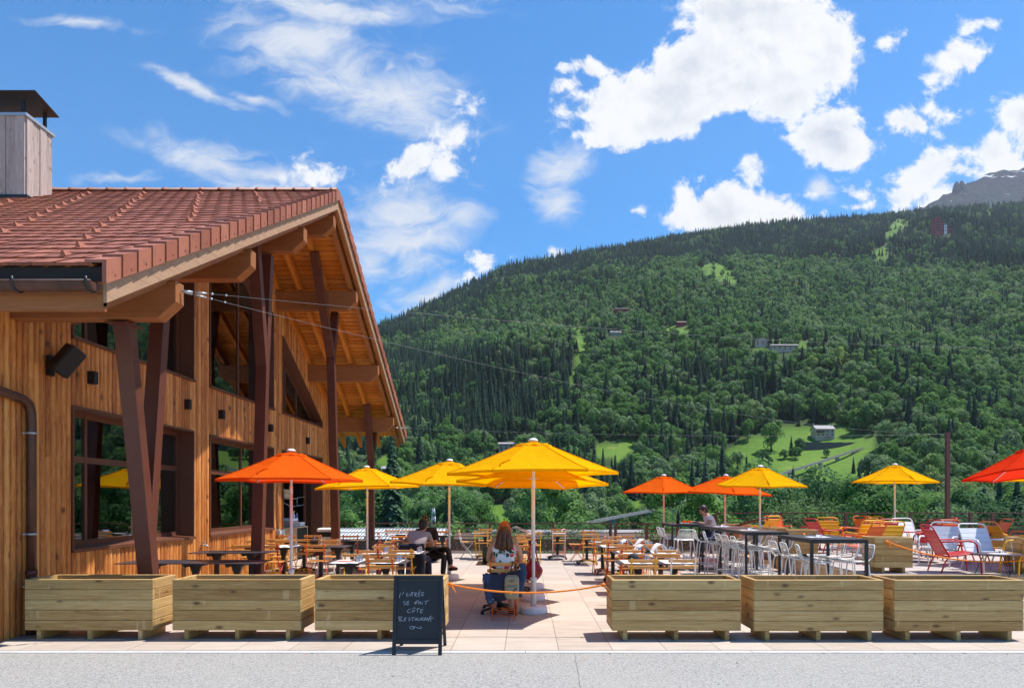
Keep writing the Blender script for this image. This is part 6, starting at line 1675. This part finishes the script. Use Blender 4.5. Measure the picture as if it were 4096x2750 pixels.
CIR=[(1350,30,580,85,0),(1250,190,440,200,-12),(1600,380,360,200,-25),(1330,330,380,110,-10),(790,345,270,34,-19),(1010,378,190,30,-14),(330,95,270,34,-4),(880,655,430,95,-17),(1080,690,250,95,-8),(1620,930,320,210,0),(1480,1050,150,120,0),(1850,860,170,90,10),(2230,690,150,120,30),(2250,830,110,110,40),(3000,660,60,40,0),(3270,760,70,60,-20),(1560,260,60,22,55),(470,720,170,30,0),(1700,1150,200,70,20)]
fc=field(PW,CUM)
pn=t.vm('SCALE',P2,scale=1/190.0)
n1=t.noise(pn,1.0,10,.68,.25); 
fcn=t.m('ADD',fc,t.m('MULTIPLY',t.m('SUBTRACT',n1,.5),400.0))
dc=t.n('MapRange',{0:fcn,1:-16.0,2:48.0,3:0.0,4:1.0},interpolation_type='SMOOTHSTEP').outputs[0]
# cirrus
pc=t.n('Mapping',{0:warp(P2,420,260,4),2:(0,0,R(14)),3:(1/330,1/120,1)}).outputs[0]
n2=t.noise(pc,1.0,8,.66,.7); fi=field(warp(P2,330,190),CIR,False)
fin=t.m('ADD',t.m('MULTIPLY',fi,.55),t.m('MULTIPLY',t.m('SUBTRACT',n2,.44),1.5))
di=t.m('MULTIPLY',t.n('MapRange',{0:fin,1:-.02,2:.75,3:0.0,4:.92},interpolation_type='SMOOTHSTEP').outputs[0],t.n('MapRange',{0:fi,1:-.45,2:.1,3:0.0,4:1.0}).outputs[0])
# cumulus shading: grey bases where the cloud is thick, bright rims and tops
n3=t.noise(t.vm('ADD',pn,(.12,-.16,0)),1.0,5,.6,.25); n3b=t.noise(pn,1.0,5,.6,.25)
rel=t.m('SUBTRACT',n3b,n3)
th=t.n('MapRange',{0:fcn,1:30.0,2:160.0,3:0.0,4:1.0}).outputs[0]
low=t.noise(t.vm('SCALE',P2,scale=1/330.0),1.0,3,.5)
sh=t.m('MULTIPLY',th,t.n('MapRange',{0:low,1:.38,2:.62,3:0.0,4:1.0}).outputs[0])
shade=t.m('ADD',t.m('MULTIPLY',sh,.36),t.m('MULTIPLY',rel,-1.0))
ccol=t.ramp(shade,[(0.0,(1.04,1.04,1.04)),(.18,(.9,.91,.93)),(.42,(.66,.70,.78))])
ccol=t.n('VectorMath',{0:ccol},operation='SCALE'); ccol.inputs['Scale'].default_value=SKYC
hs=t.n('HueSaturation',{0:.5+SKYH,1:SKYS,2:SKYV,3:1.0,4:sky}).outputs[0]
mask=t.m('GREATER_THAN',s.outputs[1],.05)
icol=t.n('VectorMath',{0:(.93,.96,1.0)},operation='SCALE'); icol.inputs['Scale'].default_value=SKYC*.92
c1=t.mix(t.m('MULTIPLY',di,mask),hs,icol.outputs[0]); c2=t.mix(t.m('MULTIPLY',dc,mask),c1,ccol.outputs[0])
bg=t.n('Background',{0:c2,1:SKYSTR}); t.t.links.new(bg.outputs[0],t.out.inputs[0])
sl=bpy.data.lights.new('sun','SUN'); sl.energy=SUNE; sl.angle=R(.5); sl.color=(1.0,.955,.885)
so=bpy.data.objects.new('sun',sl); COL.objects.link(so); so.rotation_euler=SUN.to_track_quat('Z','Y').to_euler(); so.location=(30,10,60)
cd=bpy.data.cameras.new('camera'); cam=bpy.data.objects.new('camera',cd); COL.objects.link(cam)
cam.location=(0,0,H); cam.rotation_euler=(PI/2,0,0); cd.sensor_width=36; cd.lens=F/4096*36; cd.shift_x=-55/4096; cd.shift_y=625/4096+.0005; cd.clip_end=20000; cd.clip_start=.1
SC.camera=cam
SC.view_settings.view_transform='Standard'; SC.view_settings.look='None'; SC.view_settings.exposure=EXPO; SC.view_settings.gamma=1
SC.render.engine='CYCLES'; cy=SC.cycles; cy.use_denoising=True; cy.max_bounces=7; cy.diffuse_bounces=3; cy.glossy_bounces=3; cy.transmission_bounces=4; cy.transparent_max_bounces=10; cy.use_adaptive_sampling=True; cy.adaptive_threshold=.02
w.cycles.sampling_method='MANUAL'; w.cycles.sample_map_resolution=512
if HAZE>0:
    m=MB(); m.box(-6000,7000,-60,4760,-40,2520); hz=m.build('haze',[]); tag(hz,kind='stuff')
    hm_=NT('valley_haze'); v=hm_.n('VolumePrincipled',{'Color':(.72,.82,1.0),'Density':HAZE,'Anisotropy':.2}); hm_.t.links.new(v.outputs[0],hm_.out.inputs[1]); hz.data.materials.append(hm_.mat)
